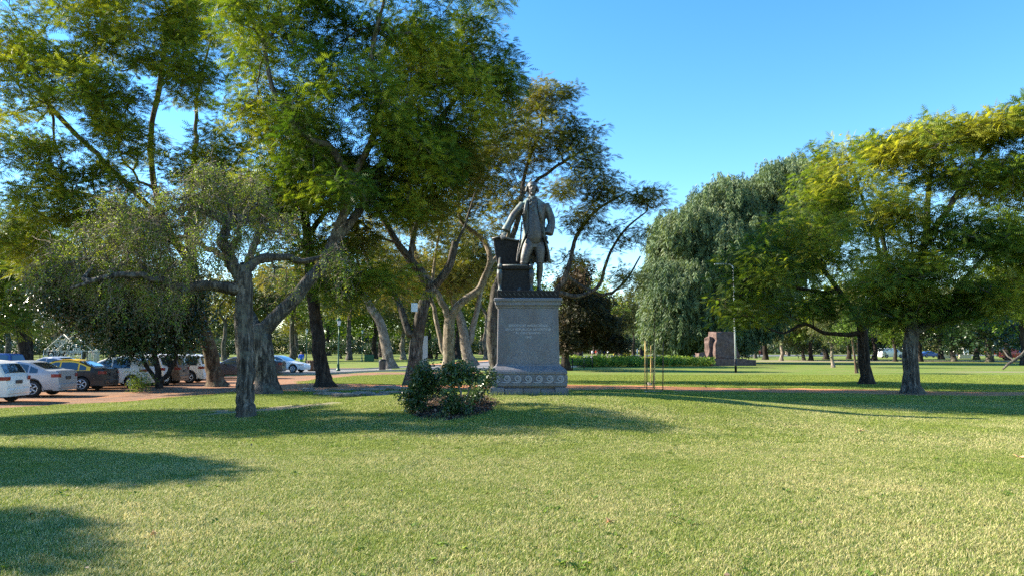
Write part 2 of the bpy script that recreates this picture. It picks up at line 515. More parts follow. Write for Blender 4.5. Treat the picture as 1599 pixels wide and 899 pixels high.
for r_ in range(nr + 1):
    for k in range(na):
        q = np.array([bc.x, bc.y]) + (ring[k] - np.array([bc.x, bc.y])) * (r_ / nr) * (1 + 0.06 * mnoise.noise(Vector((k * .6, 0, 0))))
        vs.append((q[0], q[1], H(q[0], q[1]) + 0.008 + 0.07 * (1 - (r_ / nr) ** 2) + 0.02 * mnoise.noise(Vector((q[0] * 5, q[1] * 5, 0))) * (1 - r_ / nr)))
for r_ in range(nr):
    for k in range(na):
        k2 = (k + 1) % na
        fs.append((r_ * na + k, r_ * na + k2, (r_ + 1) * na + k2, (r_ + 1) * na + k))
o = mb.add(vs, fs, True).build('planting_bed', M['mulch'])
tag(o, 'dark mulch planting bed at the left foot of the pedestal', 'planting bed', kind='structure')

# ------------------------------------------------------------------ grass: blades on instanced tufts
def blades(n, radius, h0, h1, w, seed):
    g = np.random.default_rng(seed)
    a = g.uniform(0, 2 * np.pi, n); rr = radius * np.sqrt(g.uniform(0, 1, n))
    bx, by = rr * np.cos(a), rr * np.sin(a)
    h = g.uniform(h0, h1, n); d = g.uniform(0, 2 * np.pi, n); lean = g.uniform(0.1, 1.1, n) * h
    dx, dy = np.cos(d), np.sin(d)
    b = np.stack([bx, by, np.zeros(n) - 0.006], -1)
    side = np.stack([-dy, dx, np.zeros(n)], -1) * (w * g.uniform(0.6, 1.3, n))[:, None]
    mid = b + np.stack([dx * lean * 0.35, dy * lean * 0.35, h * 0.62], -1)
    tip = b + np.stack([dx * lean, dy * lean, h * g.uniform(0.75, 1.0, n)], -1)
    V = np.stack([b - side, b + side, mid + side * 0.7, mid - side * 0.7, tip], 1).reshape(-1, 3)
    k = np.arange(n) * 5
    tris = np.stack([np.stack([k, k + 1, k + 2], -1), np.stack([k, k + 2, k + 3], -1), np.stack([k + 3, k + 2, k + 4], -1)], 1).reshape(-1, 3)
    return np_mesh('grass_tuft', V, tris, False, {'tint': np.repeat(g.uniform(0, 1, n), 3)})

def grass_mat():
    t = NT('grass_blades'); p = t.pos(); tint = t.attr('tint')
    big = t.noise(0.35, 3, 0.5, vec=p); mid = t.noise(2.2, 5, 0.6, vec=p)
    m = t.math('ADD', t.math('MULTIPLY', big, 0.6), t.math('MULTIPLY', mid, 0.4))
    # the lawn gets drier away from the trees, towards the viewer
    sep = t.n('ShaderNodeSeparateXYZ'); t.l(p, sep.inputs[0])
    dry = t.math('MULTIPLY', t.math('SUBTRACT', 17.0, sep.outputs[1]), 0.009)
    dry = t.math('ADD', dry, t.math('MULTIPLY', sep.outputs[0], 0.004))
    m = t.math('ADD', m, dry)
    straw = t.math('ADD', t.math('SUBTRACT', m, 0.60), t.math('MULTIPLY', t.math('SUBTRACT', tint, 0.5), 0.42))
    fac = t.ramp(straw, [(0.0, 0.0), (0.09, 1.0)])
    g = t.ramp(tint, [(0.0, (0.115, 0.18, 0.024)), (0.5, (0.24, 0.30, 0.05)), (1.0, (0.39, 0.41, 0.085))])
    s = t.ramp(tint, [(0.0, (0.42, 0.38, 0.12)), (1.0, (0.66, 0.58, 0.28))])
    cl = t.noise(0.9, 5, 0.7, vec=t.mapv(p, (1, 1, 1)), dist=1.2)
    g = t.mix(t.ramp(cl, [(0.56, 0.0), (0.68, 0.65)]), g, (0.055, 0.13, 0.02))
    c = t.mix(fac, g, s)
    b = t.pbr(c, 0.6, spec=0.25)
    tr = t.n('ShaderNodeBsdfTranslucent'); t.l(c, tr.inputs['Color'])
    mx = t.n('ShaderNodeMixShader'); mx.inputs[0].default_value = 0.35
    t.l(b, mx.inputs[1]); t.l(tr.outputs[0], mx.inputs[2])
    return t.done(mx.outputs[0])
M['grass'] = grass_mat()

poly_near = smooth_line(path_near, 6); poly_far = smooth_line(path_far, 6)
lot_n = smooth_line(lot_near, 6); lot_f = smooth_line(lot_far, 6)
def in_poly(px, py, poly):
    inside = np.zeros(px.shape, bool); n = len(poly)
    for i in range(n):
        x1, y1 = poly[i]; x2, y2 = poly[(i + 1) % n]
        c = ((y1 > py) != (y2 > py)) & (px < (x2 - x1) * (py - y1) / (y2 - y1 + 1e-12) + x1)
        inside ^= c
    return inside
PATHPOLY = np.concatenate([poly_near, poly_far[::-1]])
LOTPOLY = np.concatenate([lot_n, lot_f[::-1]])
BEDPOLY = np.array([(b.x, b.y) for b in bed])
PED = at(825.5, 560, 20.5)   # pedestal axis (x) and depth of its middle
PED_X, PED_Y = PED.x, 20.5

def tufts(name, step, y0, y1, me, scale, seed, margin=2.0):
    g = np.random.default_rng(seed)
    yy = np.arange(y0, y1, step); pts = []
    for y_ in yy:
        w = 0.72 * y_ + margin
        x_ = np.arange(-w, w, step)
        pts.append(np.stack([x_, np.full_like(x_, y_)], -1))
    P = np.concatenate(pts); P = P + g.uniform(-0.45, 0.45, P.shape) * step
    x_, y_ = P[:, 0], P[:, 1]
    keep = ~(in_poly(x_, y_, PATHPOLY) | in_poly(x_, y_, LOTPOLY) | in_poly(x_, y_, BEDPOLY))
    keep &= ~((abs(x_ - PED_X) < 1.2 + 0.1) & (abs(y_ - PED_Y) < 1.2 + 0.1))
    for (q, rx, ry) in DIRT[:3]:
        d = ((x_ - q.x) / rx) ** 2 + ((y_ - q.y) / ry) ** 2
        keep &= ~((d < 0.95) & (g.uniform(0, 1, len(x_)) < 1.05 - d))
    P = P[keep]; x_, y_ = P[:, 0], P[:, 1]
    z_ = hgt(x_, y_)
    sx = (hgt(x_ + .1, y_) - hgt(x_ - .1, y_)) / .2; sy = (hgt(x_, y_ + .1) - hgt(x_, y_ - .1)) / .2
    rz = g.uniform(0, 2 * np.pi, len(x_))
    rot = np.zeros((len(x_), 3), np.float32)
    for i in range(len(x_)):
        nrm = Vector((-sx[i], -sy[i], 1)).normalized()
        q = Vector((0, 0, 1)).rotation_difference(nrm) @ Matrix.Rotation(rz[i], 3, 'Z').to_quaternion()
        e = q.to_euler(); rot[i] = (e.x, e.y, e.z)
    pm = bpy.data.meshes.new(name)
    pm.vertices.add(len(x_)); pm.vertices.foreach_set('co', np.stack([x_, y_, z_], -1).astype(np.float32).ravel())
    ra = pm.attributes.new('rot', 'FLOAT_VECTOR', 'POINT'); ra.data.foreach_set('vector', rot.ravel())
    sa = pm.attributes.new('scl', 'FLOAT', 'POINT'); sa.data.foreach_set('value', g.uniform(scale[0], scale[1], len(x_)).astype(np.float32))
    pm.update()
    src = bpy.data.objects.new('grass_tuft', me); me.materials.append(M['grass'])
    ng = bpy.data.node_groups.new(name, 'GeometryNodeTree')
    ng.interface.new_socket('Geometry', in_out='INPUT', socket_type='NodeSocketGeometry')
    ng.interface.new_socket('Geometry', in_out='OUTPUT', socket_type='NodeSocketGeometry')
    gi = ng.nodes.new('NodeGroupInput'); go = ng.nodes.new('NodeGroupOutput')
    ip = ng.nodes.new('GeometryNodeInstanceOnPoints'); oi = ng.nodes.new('GeometryNodeObjectInfo')
    oi.inputs['Object'].default_value = src; oi.inputs['As Instance'].default_value = True
    r1 = ng.nodes.new('GeometryNodeInputNamedAttribute'); r1.data_type = 'FLOAT_VECTOR'; r1.inputs['Name'].default_value = 'rot'
    e1 = ng.nodes.new('FunctionNodeEulerToRotation')
    s1 = ng.nodes.new('GeometryNodeInputNamedAttribute'); s1.data_type = 'FLOAT'; s1.inputs['Name'].default_value = 'scl'
    L = ng.links.new
    L(gi.outputs[0], ip.inputs['Points']); L(oi.outputs['Geometry'], ip.inputs['Instance'])
    L(r1.outputs['Attribute'], e1.inputs[0]); L(e1.outputs[0], ip.inputs['Rotation']); L(s1.outputs['Attribute'], ip.inputs['Scale'])
    L(ip.outputs[0], go.inputs[0])
    o = bpy.data.objects.new(name, pm); COL.objects.link(o)
    md = o.modifiers.new('tufts', 'NODES'); md.node_group = ng
    return o
o = tufts('lawn_grass', 0.22, 3.6, 13.0, blades(900, 0.22, 0.02, 0.055, 0.0026, 1), (0.8, 1.25), 3)
tag(o, 'short yellowing lawn grass in the foreground', 'grass', kind='stuff')
o = tufts('lawn_grass', 0.36, 13.0, 26.0, blades(1300, 0.36, 0.025, 0.06, 0.004, 2), (0.8, 1.25), 4)
tag(o, 'mown lawn grass around the statue', 'grass', kind='stuff')
o = tufts('lawn_grass', 0.8, 26.0, 50.0, blades(1500, 0.8, 0.02, 0.04, 0.009, 3), (0.8, 1.25), 5, 3)
tag(o, 'green lawn grass beyond the path', 'grass', kind='stuff')

# taller unmown grass and weeds against the foot of the pedestal
g5 = np.random.default_rng(15); n = 2600; sd = g5.integers(0, 4, n); u = g5.uniform(-1.15, 1.15, n); o2 = 1.06 + np.abs(g5.normal(0, .09, n))
bx = np.where(sd == 0, u, np.where(sd == 1, u, np.where(sd == 2, -o2, o2))); by = np.where(sd == 0, -o2, np.where(sd == 1, o2, u))
bx = bx + PED_X; by = by + 20.62; bz = hgt(bx, by)
h_ = g5.uniform(.05, .17, n); d = g5.uniform(0, 6.28, n); ln = g5.uniform(.1, .6, n) * h_
B0 = np.stack([bx, by, bz - .01], -1); sdv = np.stack([-np.sin(d), np.cos(d), np.zeros(n)], -1) * .005
TP = B0 + np.stack([np.cos(d) * ln, np.sin(d) * ln, h_], -1)
V = np.stack([B0 - sdv, B0 + sdv, TP], 1).reshape(-1, 3)
o = link('tall_grass', np_mesh('tall_grass', V, np.arange(n * 3).reshape(-1, 3), False, {'tint': g5.uniform(0, 1, n)}), M['grass'])
tag(o, 'longer unmown grass against the foot of the pedestal', 'grass', kind='stuff')
# ------------------------------------------------------------------ trees
def unit(v): return v / np.maximum(np.linalg.norm(v, axis=-1, keepdims=True), 1e-9)

class Tree:
    def __init__(s, seed, seg=0.4):
        s.g = np.random.default_rng(seed); s.N = 0
        s.P = np.zeros((60000, 3)); s.D = np.zeros((60000, 3)); s.par = np.full(60000, -1); s.hint = np.zeros(60000)
        s.ok = np.ones(60000, bool); s.tip = []; s.seg = seg; s.twigs = []
    def node(s, p, par, hint=0.0, ok=True):
        i = s.N; s.P[i] = p; s.par[i] = par; s.hint[i] = hint; s.ok[i] = ok
        s.D[i] = unit(np.array(p) - s.P[par]) if par >= 0 else (0, 0, 1)
        s.N += 1; return i
    def path(s, pts, r0, r1, wob=0.06, free_from=0.0, knob=0.0):
        """a limb through given points; it starts at the nearest node already there"""
        pts = [np.array(p, float) for p in pts]
        L = sum(np.linalg.norm(pts[i + 1] - pts[i]) for i in range(len(pts) - 1))
        n = max(2, int(L / s.seg / (len(pts) - 1)))
        C = smooth_line(pts, n)
        par = -1
        if s.N:
            par = int(np.argmin(np.linalg.norm(s.P[:s.N] - C[0], axis=1)))
        for k, q in enumerate(C):
            if k == 0 and par >= 0: continue
            f = k / (len(C) - 1)
            w = wob * math.sin(math.pi * min(1, f * 1.5)) if k < len(C) - 1 else 0
            q = q + s.g.normal(0, 1, 3) * w * (0.4 + r0)
            h = r0 + (r1 - r0) * f
            if knob: h *= 1 + knob * s.g.uniform(-0.5, 1)
            par = s.node(q, par, h, f >= free_from)
        return par
    def grow(s, clumps, up=0.15, bend=0.5, wob=0.12, k=0.7):
        c0 = s.P[:s.N][s.ok[:s.N]]
        d = np.array([np.min(np.linalg.norm(c0 - c, axis=1)) for c in clumps])
        order = np.argsort(d + s.g.uniform(0, 0.6, len(d)))
        for ci in order:
            c = clumps[ci]
            v = c - s.P[:s.N]; dist = np.linalg.norm(v, axis=1) + 1e-6
            cs = np.sum(v * s.D[:s.N], axis=1) / dist
            cost = dist * (1 + k * (1 - cs)) + np.where(s.ok[:s.N], 0, 1e6)
            j = int(np.argmin(cost)); dj = dist[j]
            p0 = s.P[j].copy(); u = v[j] / dj
            p1 = p0 + (s.D[j] * bend + u * 0.5 + np.array([0, 0, up])) * dj * 0.5
            n = max(1, int(math.ceil(dj / s.seg))); par = j
            for t in range(1, n + 1):
                f = t / n
                q = (1 - f) ** 2 * p0 + 2 * f * (1 - f) * p1 + f * f * c
                if t < n: q = q + s.g.normal(0, 1, 3) * wob * s.seg
                par = s.node(q, par)
            s.tip.append(par)
    def radii(s, tip=0.012, e=2.3):
        N = s.N; r = np.zeros(N); acc = np.zeros(N)
        nch = np.zeros(N, int)
        for i in range(N):
            if s.par[i] >= 0: nch[s.par[i]] += 1
        for i in range(N - 1, -1, -1):
            a = acc[i] if acc[i] > 0 else tip ** e
            ri = a ** (1 / e)
            r[i] = max(ri, s.hint[i]) if s.hint[i] > 0 else ri
            if s.par[i] >= 0: acc[s.par[i]] += ri ** e
        for i in range(N):                      # a child is never thicker than its parent
            if s.par[i] >= 0 and s.hint[i] == 0: r[i] = min(r[i], r[s.par[i]] * 0.92)
        return r
    def mesh(s, tip=0.012, flare=1.5, flare_h=0.5, rough=0.06, e=2.3):
        r = s.radii(tip, e); N = s.N
        if flare > 1:
            z0 = s.P[0][2]
            zz = s.P[:N, 2] - z0
            near = (zz < flare_h * 2.5) & (np.linalg.norm(s.P[:N, :2] - s.P[0, :2], axis=1) < 1.5)
            r = np.where(near, r * (1 + (flare - 1) * np.exp(-zz / (flare_h * 0.45))), r)
        ch = [[] for _ in range(N)]
        for i in range(N):
            if s.par[i] >= 0: ch[s.par[i]].append(i)
        V = []; Q = []; T = []; base = 0
        starts = [(0, -1)]
        while starts:
            i, p = starts.pop()
            pts = []; rs = []
            if p >= 0: pts.append(s.P[p]); rs.append(min(r[p], r[i] * 1.15))
            while True:
                pts.append(s.P[i]); rs.append(r[i])
                if not ch[i]: break
                c = sorted(ch[i], key=lambda q: -r[q] - 0.02 * float(np.dot(s.D[q], s.D[i])))
                for q in c[1:]: starts.append((q, i))
                i = c[0]
            if len(pts) < 2: continue
            pts = np.array(pts); rs = np.array(rs)
            rm = rs.max(); n = 18 if rm > 0.14 else 10 if rm > 0.07 else 6 if rm > 0.03 else 4 if rm > 0.016 else 3
            if n >= 10:                       # subdivide thick limbs for roundness
                pts2 = smooth_line(list(pts), 2) if len(pts) > 2 else pts
                rs2 = np.interp(np.linspace(0, len(rs) - 1, len(pts2)), np.arange(len(rs)), rs)
                pts, rs = pts2, rs2
            t = np.gradient(pts, axis=0); t = unit(t)
            ref = np.array([0.3, 1.0, 0.2]); ref = ref / np.linalg.norm(ref)
            u = unit(np.cross(t, np.cross(ref, t))); bad = np.abs(t @ ref) > 0.97
            if bad.any(): u[bad] = unit(np.cross(t[bad], [1, 0, 0]))
            w = np.cross(t, u)
            a = np.arange(n) * 2 * np.pi / n
            ring = rs[:, None] * np.ones(n)
            if n >= 10:
                ph = s.g.uniform(0, 6.28, 4)
                zc = np.cumsum(np.r_[0, np.linalg.norm(np.diff(pts, axis=0), axis=1)])
                mod = (np.sin(a[None] * 3 + ph[0] + zc[:, None] * 0.8) * 0.5 + np.sin(a[None] * 5 + ph[1] - zc[:, None] * 0.5) * 0.4
                       + s.g.normal(0, 0.35, (len(pts), n)))
                ring = ring * (1 + rough * mod)
            v = pts[:, None] + ring[..., None] * (np.cos(a)[None, :, None] * u[:, None] + np.sin(a)[None, :, None] * w[:, None])
            m = len(pts); V.append(v.reshape(-1, 3))
            I, K = np.meshgrid(np.arange(m - 1), np.arange(n), indexing='ij')
            A = base + I * n + K; B = base + I * n + (K + 1) % n
            Q.append(np.stack([A, B, B + n, A + n], -1).reshape(-1, 4))
            k = np.arange(1, n - 1); e_ = base + (m - 1) * n
            T.append(np.stack([np.full(n - 2, e_), e_ + k, e_ + k + 1], -1))
            base += m * n
        return np_mesh('trunk', np.concatenate(V), np.concatenate(T), True, quads=np.concatenate(Q))

def tube3(P0, P1, r):
    """thin straight three sided twigs, vectorised: arrays of starts and ends"""
    n = len(P0); t = unit(P1 - P0)
    u = unit(np.cross(t, np.array([0.31, 0.5, 0.81]))); w = np.cross(t, u)
    V = []
    for k in range(3):
        a = 2 * np.pi * k / 3
        V.append(P0 + (u * math.cos(a) + w * math.sin(a)) * r[:, None])
    V.append(P1)
    V = np.stack(V, 1).reshape(-1, 3); b = np.arange(n) * 4
    T = np.stack([np.stack([b, b + 1, b + 3], -1), np.stack([b + 1, b + 2, b + 3], -1), np.stack([b + 2, b, b + 3], -1)], 1).reshape(-1, 3)
    return V, T

# leaf templates: x along the leaf, y across, z its face
def tpl_frond(k=6, w=0.36, droop=0.30, lw=0.055):
    v = []; f = []
    for i in range(k):
        x = 0.12 + 0.85 * i / (k - 1); prof = math.sin(math.pi * (0.18 + 0.74 * i / (k - 1)))
        z = -droop * x * x
        for sgn in (-1, 1):
            b = len(v)
            v += [(x - lw, 0, z), (x + lw, 0, z), (x + 0.14, sgn * w * prof, z - 0.10 * prof)]
            f.append((b, b + 1, b + 2) if sgn > 0 else (b + 1, b, b + 2))
    return np.array(v, float), np.array(f)

def tpl_leaf(w=0.28, fold=0.10, droop=0.12):
    v = [(0, 0, 0), (0.5, w, fold - droop * 0.3), (1, 0, -droop), (0.5, -w, fold - droop * 0.3)]
    return np.array(v, float), np.array([(0, 2, 1), (0, 3, 2)])

def tpl_sprig(k=5, w=0.30, seed=1, lw=0.16):
    """a short twig of k broad leaves set all round it"""
    g = random.Random(seed); v = []; f = []
    for i in range(k):
        x = 0.1 + 0.75 * i / max(1, k - 1); a = g.uniform(0, 6.28)
        d = np.array([0.5, math.cos(a), math.sin(a) * 0.7]); d /= np.linalg.norm(d)
        sd = np.cross(d, [g.uniform(-1, 1), g.uniform(-1, 1), 1.5]); sd /= np.linalg.norm(sd)
        p = np.array([x, 0, 0]); L = w * g.uniform(0.8, 1.3); b = len(v)
        v += [p, p + d * L * 0.5 + sd * L * lw * 1.4, p + d * L, p + d * L * 0.5 - sd * L * lw * 1.4]
        f += [(b, b + 1, b + 2), (b, b + 2, b + 3)]
    return np.array(v, float), np.array(f)

def tpl_strand2(k=7):
    v = []; f = []; g = random.Random(4)
    for i in range(k):
        x = 0.02 + 0.85 * i / k; a = g.uniform(0, 6.28)
        for q in (0, 1):
            c, s_ = math.cos(a + q * 2.6), math.sin(a + q * 2.6); b = len(v)
            v += [(x, 0, 0), (x + 0.16, .16 * c - .03 * s_, .16 * s_ + .03 * c), (x + 0.30, 0.20 * c, 0.20 * s_), (x + .17, .08 * c + .03 * s_, .08 * s_ - .03 * c)]
            f += [(b, b + 1, b + 2), (b, b + 2, b + 3)]
    return np.array(v, float), np.array(f)

def tpl_strand(k=7, w=0.10):
    """hanging strand with paired narrow leaves"""
    v = []; f = []
    for i in range(k):
        x = 0.05 + 0.9 * i / k
        for sgn in (-1, 1):
            b = len(v)
            v += [(x, 0, 0), (x + 0.05, sgn * w * 0.35, 0.02), (x + 0.17, sgn * w, -0.01)]
            f.append((b, b + 1, b + 2))
    return np.array(v, float), np.array(f)

TPL = {'strand2': tpl_strand2(), 'frond': tpl_frond(), 'leaf': tpl_leaf(), 'sprig': tpl_sprig(5), 'sprig2': tpl_sprig(6, 0.34, 5, 0.2), 'strand': tpl_strand(),
       'frondlow': tpl_frond(4, 0.4, 0.3, 0.09)}

def place(tpl, O, Xd, Zd, S):
    v, f = TPL[tpl] if isinstance(tpl, str) else tpl
    Xd = unit(Xd); Y = unit(np.cross(Zd, Xd)); Zc = np.cross(Xd, Y)
    V = O[:, None] + S[:, None, None] * (v[None, :, 0:1] * Xd[:, None] + v[None, :, 1:2] * Y[:, None] + v[None, :, 2:3] * Zc[:, None])
    F = f[None] + (np.arange(len(O)) * len(v))[:, None, None]
    return V.reshape(-1, 3), F.reshape(-1, 3), len(f)

def leaves(g, C, tone, n, rad, size, tpl='frond', mode='spray', flat=0.6, center=None):
    """n leaves round every clump centre; tone (per clump) picks the colour"""
    K = len(C); idx = np.repeat(np.arange(K), n)
    d = g.normal(0, 1, (len(idx), 3)); d = unit(d) * np.cbrt(g.uniform(0, 1, (len(idx), 1)))
    d[:, 2] *= flat
    rr = (rad if np.ndim(rad) else np.full(K, rad))[idx][:, None]
    O = C[idx] + d * rr
    S = g.uniform(0.65, 1.25, len(idx)) * size
    hor = d + g.normal(0, 0.35, d.shape)
    if mode == 'spray':
        Xd = hor.copy(); Xd[:, 2] = Xd[:, 2] * 0.4 + g.uniform(-0.25, 0.25, len(Xd))
        Zd = np.stack([g.normal(-0.3, 0.75, len(Xd)), g.normal(0, 0.75, len(Xd)), np.ones(len(Xd))], -1)
    elif mode == 'hang':
        Xd = unit(hor) * 0.35; Xd[:, 2] = -1
        Zd = g.normal(0, 1, Xd.shape)
    else:
        Xd = g.normal(0, 1, d.shape) + d; Zd = g.normal(0, 1, d.shape) + np.array([0, 0, 0.9])
    V, F, nf = place(tpl, O, Xd, Zd, S)
    tn = np.clip(tone[idx] + g.normal(0, 0.13, len(idx)), 0, 1); ti = g.uniform(0, 1, len(idx))
    return V, F, np.repeat(tn, nf), np.repeat(ti, nf)

def crown_mesh(parts):
    Vs = []; Fs = []; a = []; b = []; off = 0
    for V, F, x, y in parts:
        Vs.append(V); Fs.append(F + off); off += len(V); a.append(x); b.append(y)
    return np_mesh('crown', np.concatenate(Vs), np.concatenate(Fs), False, {'tone': np.concatenate(a), 'tint': np.concatenate(b)})

def px3(q, Y0):
    return np.array(at(q[0], q[1], Y0 + (q[2] if len(q) > 2 else 0)))

def clump_cloud(g, ells, Y0, gap=0.0, gapf=0.35, zmin=None):
    """ells: (px, py, rx, ry, dY, ry_depth, count); points fill the outer part of each ellipsoid"""
    out = []
    m = Y0 / FPX
    for (px, py, rx, ry, dy, rd, n) in ells:
        c = np.array(at(px, py, Y0 + dy)); k = 0; tries = 0
        mm = (Y0 + dy) / FPX
        while k < n and tries < n * 30:
            tries += 1
            d = g.normal(0, 1, 3); d /= np.linalg.norm(d); d *= g.uniform(0.0, 1) ** 0.45
            p = c + d * np.array([rx * mm, rd, ry * mm])
            if zmin and p[2] < zmin: continue
            if gap > 0 and mnoise.noise(Vector(p * gapf)) < gap - 0.35: continue
            out.append(p); k += 1
    return np.array(out)

def finish_tree(name, label, tr, clumps, parts, bark, leafm, group=None, cat='tree', tip=0.012, flare=1.5, rough=0.06, extra=None, e=2.3):
    root_p = tr.P[0].copy()
    o = empty(name, root_p)
    tag(o, label, cat, group)
    me = tr.mesh(tip, flare, rough=rough, e=e); me.transform(Matrix.Translation(-Vector(root_p)))
    link('trunk', me, M[bark], o)
    cm = crown_mesh(parts); cm.transform(Matrix.Translation(-Vector(root_p)))
    link('crown', cm, M[leafm], o)
    return o

def twig_part(g, C, n, rad, rw, mode='up'):
    idx = np.repeat(np.arange(len(C)), n)
    d = unit(g.normal(0, 1, (len(idx), 3)))
    if mode == 'hang': d[:, 2] = -np.abs(d[:, 2]) - 0.5
    else: d[:, 2] = np.abs(d[:, 2]) * 0.8
    P1 = C[idx] + d * rad * g.uniform(0.5, 1.2, (len(idx), 1))
    V, F = tube3(C[idx], P1, np.full(len(idx), rw))
    return V, F

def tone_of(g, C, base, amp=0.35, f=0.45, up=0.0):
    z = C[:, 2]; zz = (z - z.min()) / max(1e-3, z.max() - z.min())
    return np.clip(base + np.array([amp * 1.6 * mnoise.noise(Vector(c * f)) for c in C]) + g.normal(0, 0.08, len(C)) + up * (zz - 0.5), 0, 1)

def img_tree(name, label, base, limbs, ells, bark, leafm, seed, n_leaf, crad, size, tpl='frond', mode='spray', gap=0.12,
             tone=0.4, amp=0.35, up=0.0, seg=0.45, tip=0.012, flare=1.75, rough=0.08, group=None, wob=0.12, twigs=0, flat=0.6, Y0=None, zb=None, gapf=0.35, bend=0.5, e=2.3, cat='tree'):
    """base: pixel of the foot; limbs: [(points (px, py, dY), r0, r1, free_from)]"""
    b = G(*base); Y0 = Y0 or b.y
    tr = Tree(seed, seg)
    foot = np.array([at(base[0], base[1], Y0).x, Y0, H(at(base[0], base[1], Y0).x, Y0) - 0.08])
    for k, (pts, r0, r1, ff) in enumerate(limbs):
        P = [px3(q, Y0) for q in pts]
        if k == 0: P = [foot] + P
        tr.path(P, r0, r1, 0.05, ff)
    C = clump_cloud(tr.g, ells, Y0, gap, gapf)
    tr.grow(C, bend=bend, wob=wob)
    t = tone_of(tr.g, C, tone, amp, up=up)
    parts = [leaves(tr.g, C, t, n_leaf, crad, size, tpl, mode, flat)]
    o = finish_tree(name, label, tr, C, parts, bark, leafm, group, cat, tip, flare, rough, e=e)
    if twigs:
        V, F = twig_part(tr.g, C, twigs, crad, 0.006)
        tm = np_mesh('twigs', V - tr.P[0], F)
        link('twigs', tm, M[bark], o)['kind'] = 'stuff'
    return o

# --- 1: tall feathery tree at the back left, reddish trunk
img_tree('jacaranda_tree', 'tall feathery green tree on a brown leaning trunk behind the short twisted tree', (338, 603),
    [([(330, 560, 0), (312, 490, 0), (300, 420, 0.3), (296, 350, 0.5)], 0.40, 0.26, 0.5),
     ([(300, 420, 0.3), (250, 330, 0), (235, 220, -0.5), (250, 130, -1), (262, 30, -1.5)], 0.20, 0.06, 0.2),
     ([(300, 400, 0.3), (200, 330, 1), (120, 300, 1.5), (20, 290, 2)], 0.16, 0.05, 0.2),
     ([(250, 340, 0), (160, 250, -1), (90, 180, -1), (20, 90, -1)], 0.13, 0.04, 0.2),
     ([(296, 350, 0.5), (305, 230, 1.5), (308, 150, 2), (330, 60, 2)], 0.15, 0.05, 0.2),
     ([(300, 380, 0.5), (340, 300, 1.5), (390, 220, 2)], 0.12, 0.05, 0.2)],
    [(170, 60, 130, 60, -4.2, 3, 139), (60, 130, 90, 70, -3.2, 3, 95), (280, 30, 110, 70, -3.2, 3.5, 139), (150, 150, 90, 50, -5.2, 2.5, 86), (60, 260, 90, 60, -4.2, 3, 95),
     (190, 225, 80, 40, -4.2, 2.5, 56), (330, 130, 80, 50, -3.2, 3, 75), (120, 340, 130, 40, -4.2, 3, 110), (20, 380, 70, 50, -3.2, 3, 65), (280, 250, 50, 50, -3.2, 2, 35),
     (40, 60, 80, 60, -3.2, 3, 56), (360, 250, 70, 70, -2.2, 2.5, 75), (240, -60, 200, 70, -3.2, 4, 128), (60, -40, 120, 60, -3.2, 3, 60), (-80, 180, 90, 160, -4.2, 4, 101),
     (330, 300, 50, 40, -4.2, 2, 26), (200, 290, 60, 30, -3.2, 2, 22), (100, 290, 60, 30, -3.2, 2, 20), (400, 340, 60, 40, -3.2, 2, 34), (220, 370, 90, 30, -3.2, 2, 40), (-20, 330, 60, 50, -3.2, 3, 26)],
    'bark_brown', 'leaf_deep', 11, 38, 0.62, 0.36, tone=0.46, amp=0.8, up=0.3, gap=0.25, gapf=0.45, flat=.5, twigs=3)

# --- 1b: companion further back at the left edge
img_tree('jacaranda_tree', 'mid green feathery tree at the left edge behind the parked cars and pavilion', (40, 572),
    [([(38, 545, 0), (30, 500, 0), (20, 450, 0), (0, 400, 0)], 0.45, 0.25, 0.5), ([(30, 480, 0), (80, 430, 0), (120, 390, 0)], 0.2, 0.1, 0.3)],
    [(0, 370, 80, 50, 0, 5, 60), (80, 400, 80, 50, 0, 5, 60), (30, 440, 90, 40, -2, 4, 50), (140, 380, 60, 50, 1, 4, 34), (-60, 430, 60, 70, 0, 4, 40), (10, 490, 60, 25, -2, 3, 24), (180, 430, 50, 30, 1, 4, 20)],
    'bark_dark', 'leaf_deep', 51, 30, 1.6, 0.75, tone=0.4, amp=0.6, up=0.3, gap=0.16, seg=0.9, tip=0.02, Y0=62)

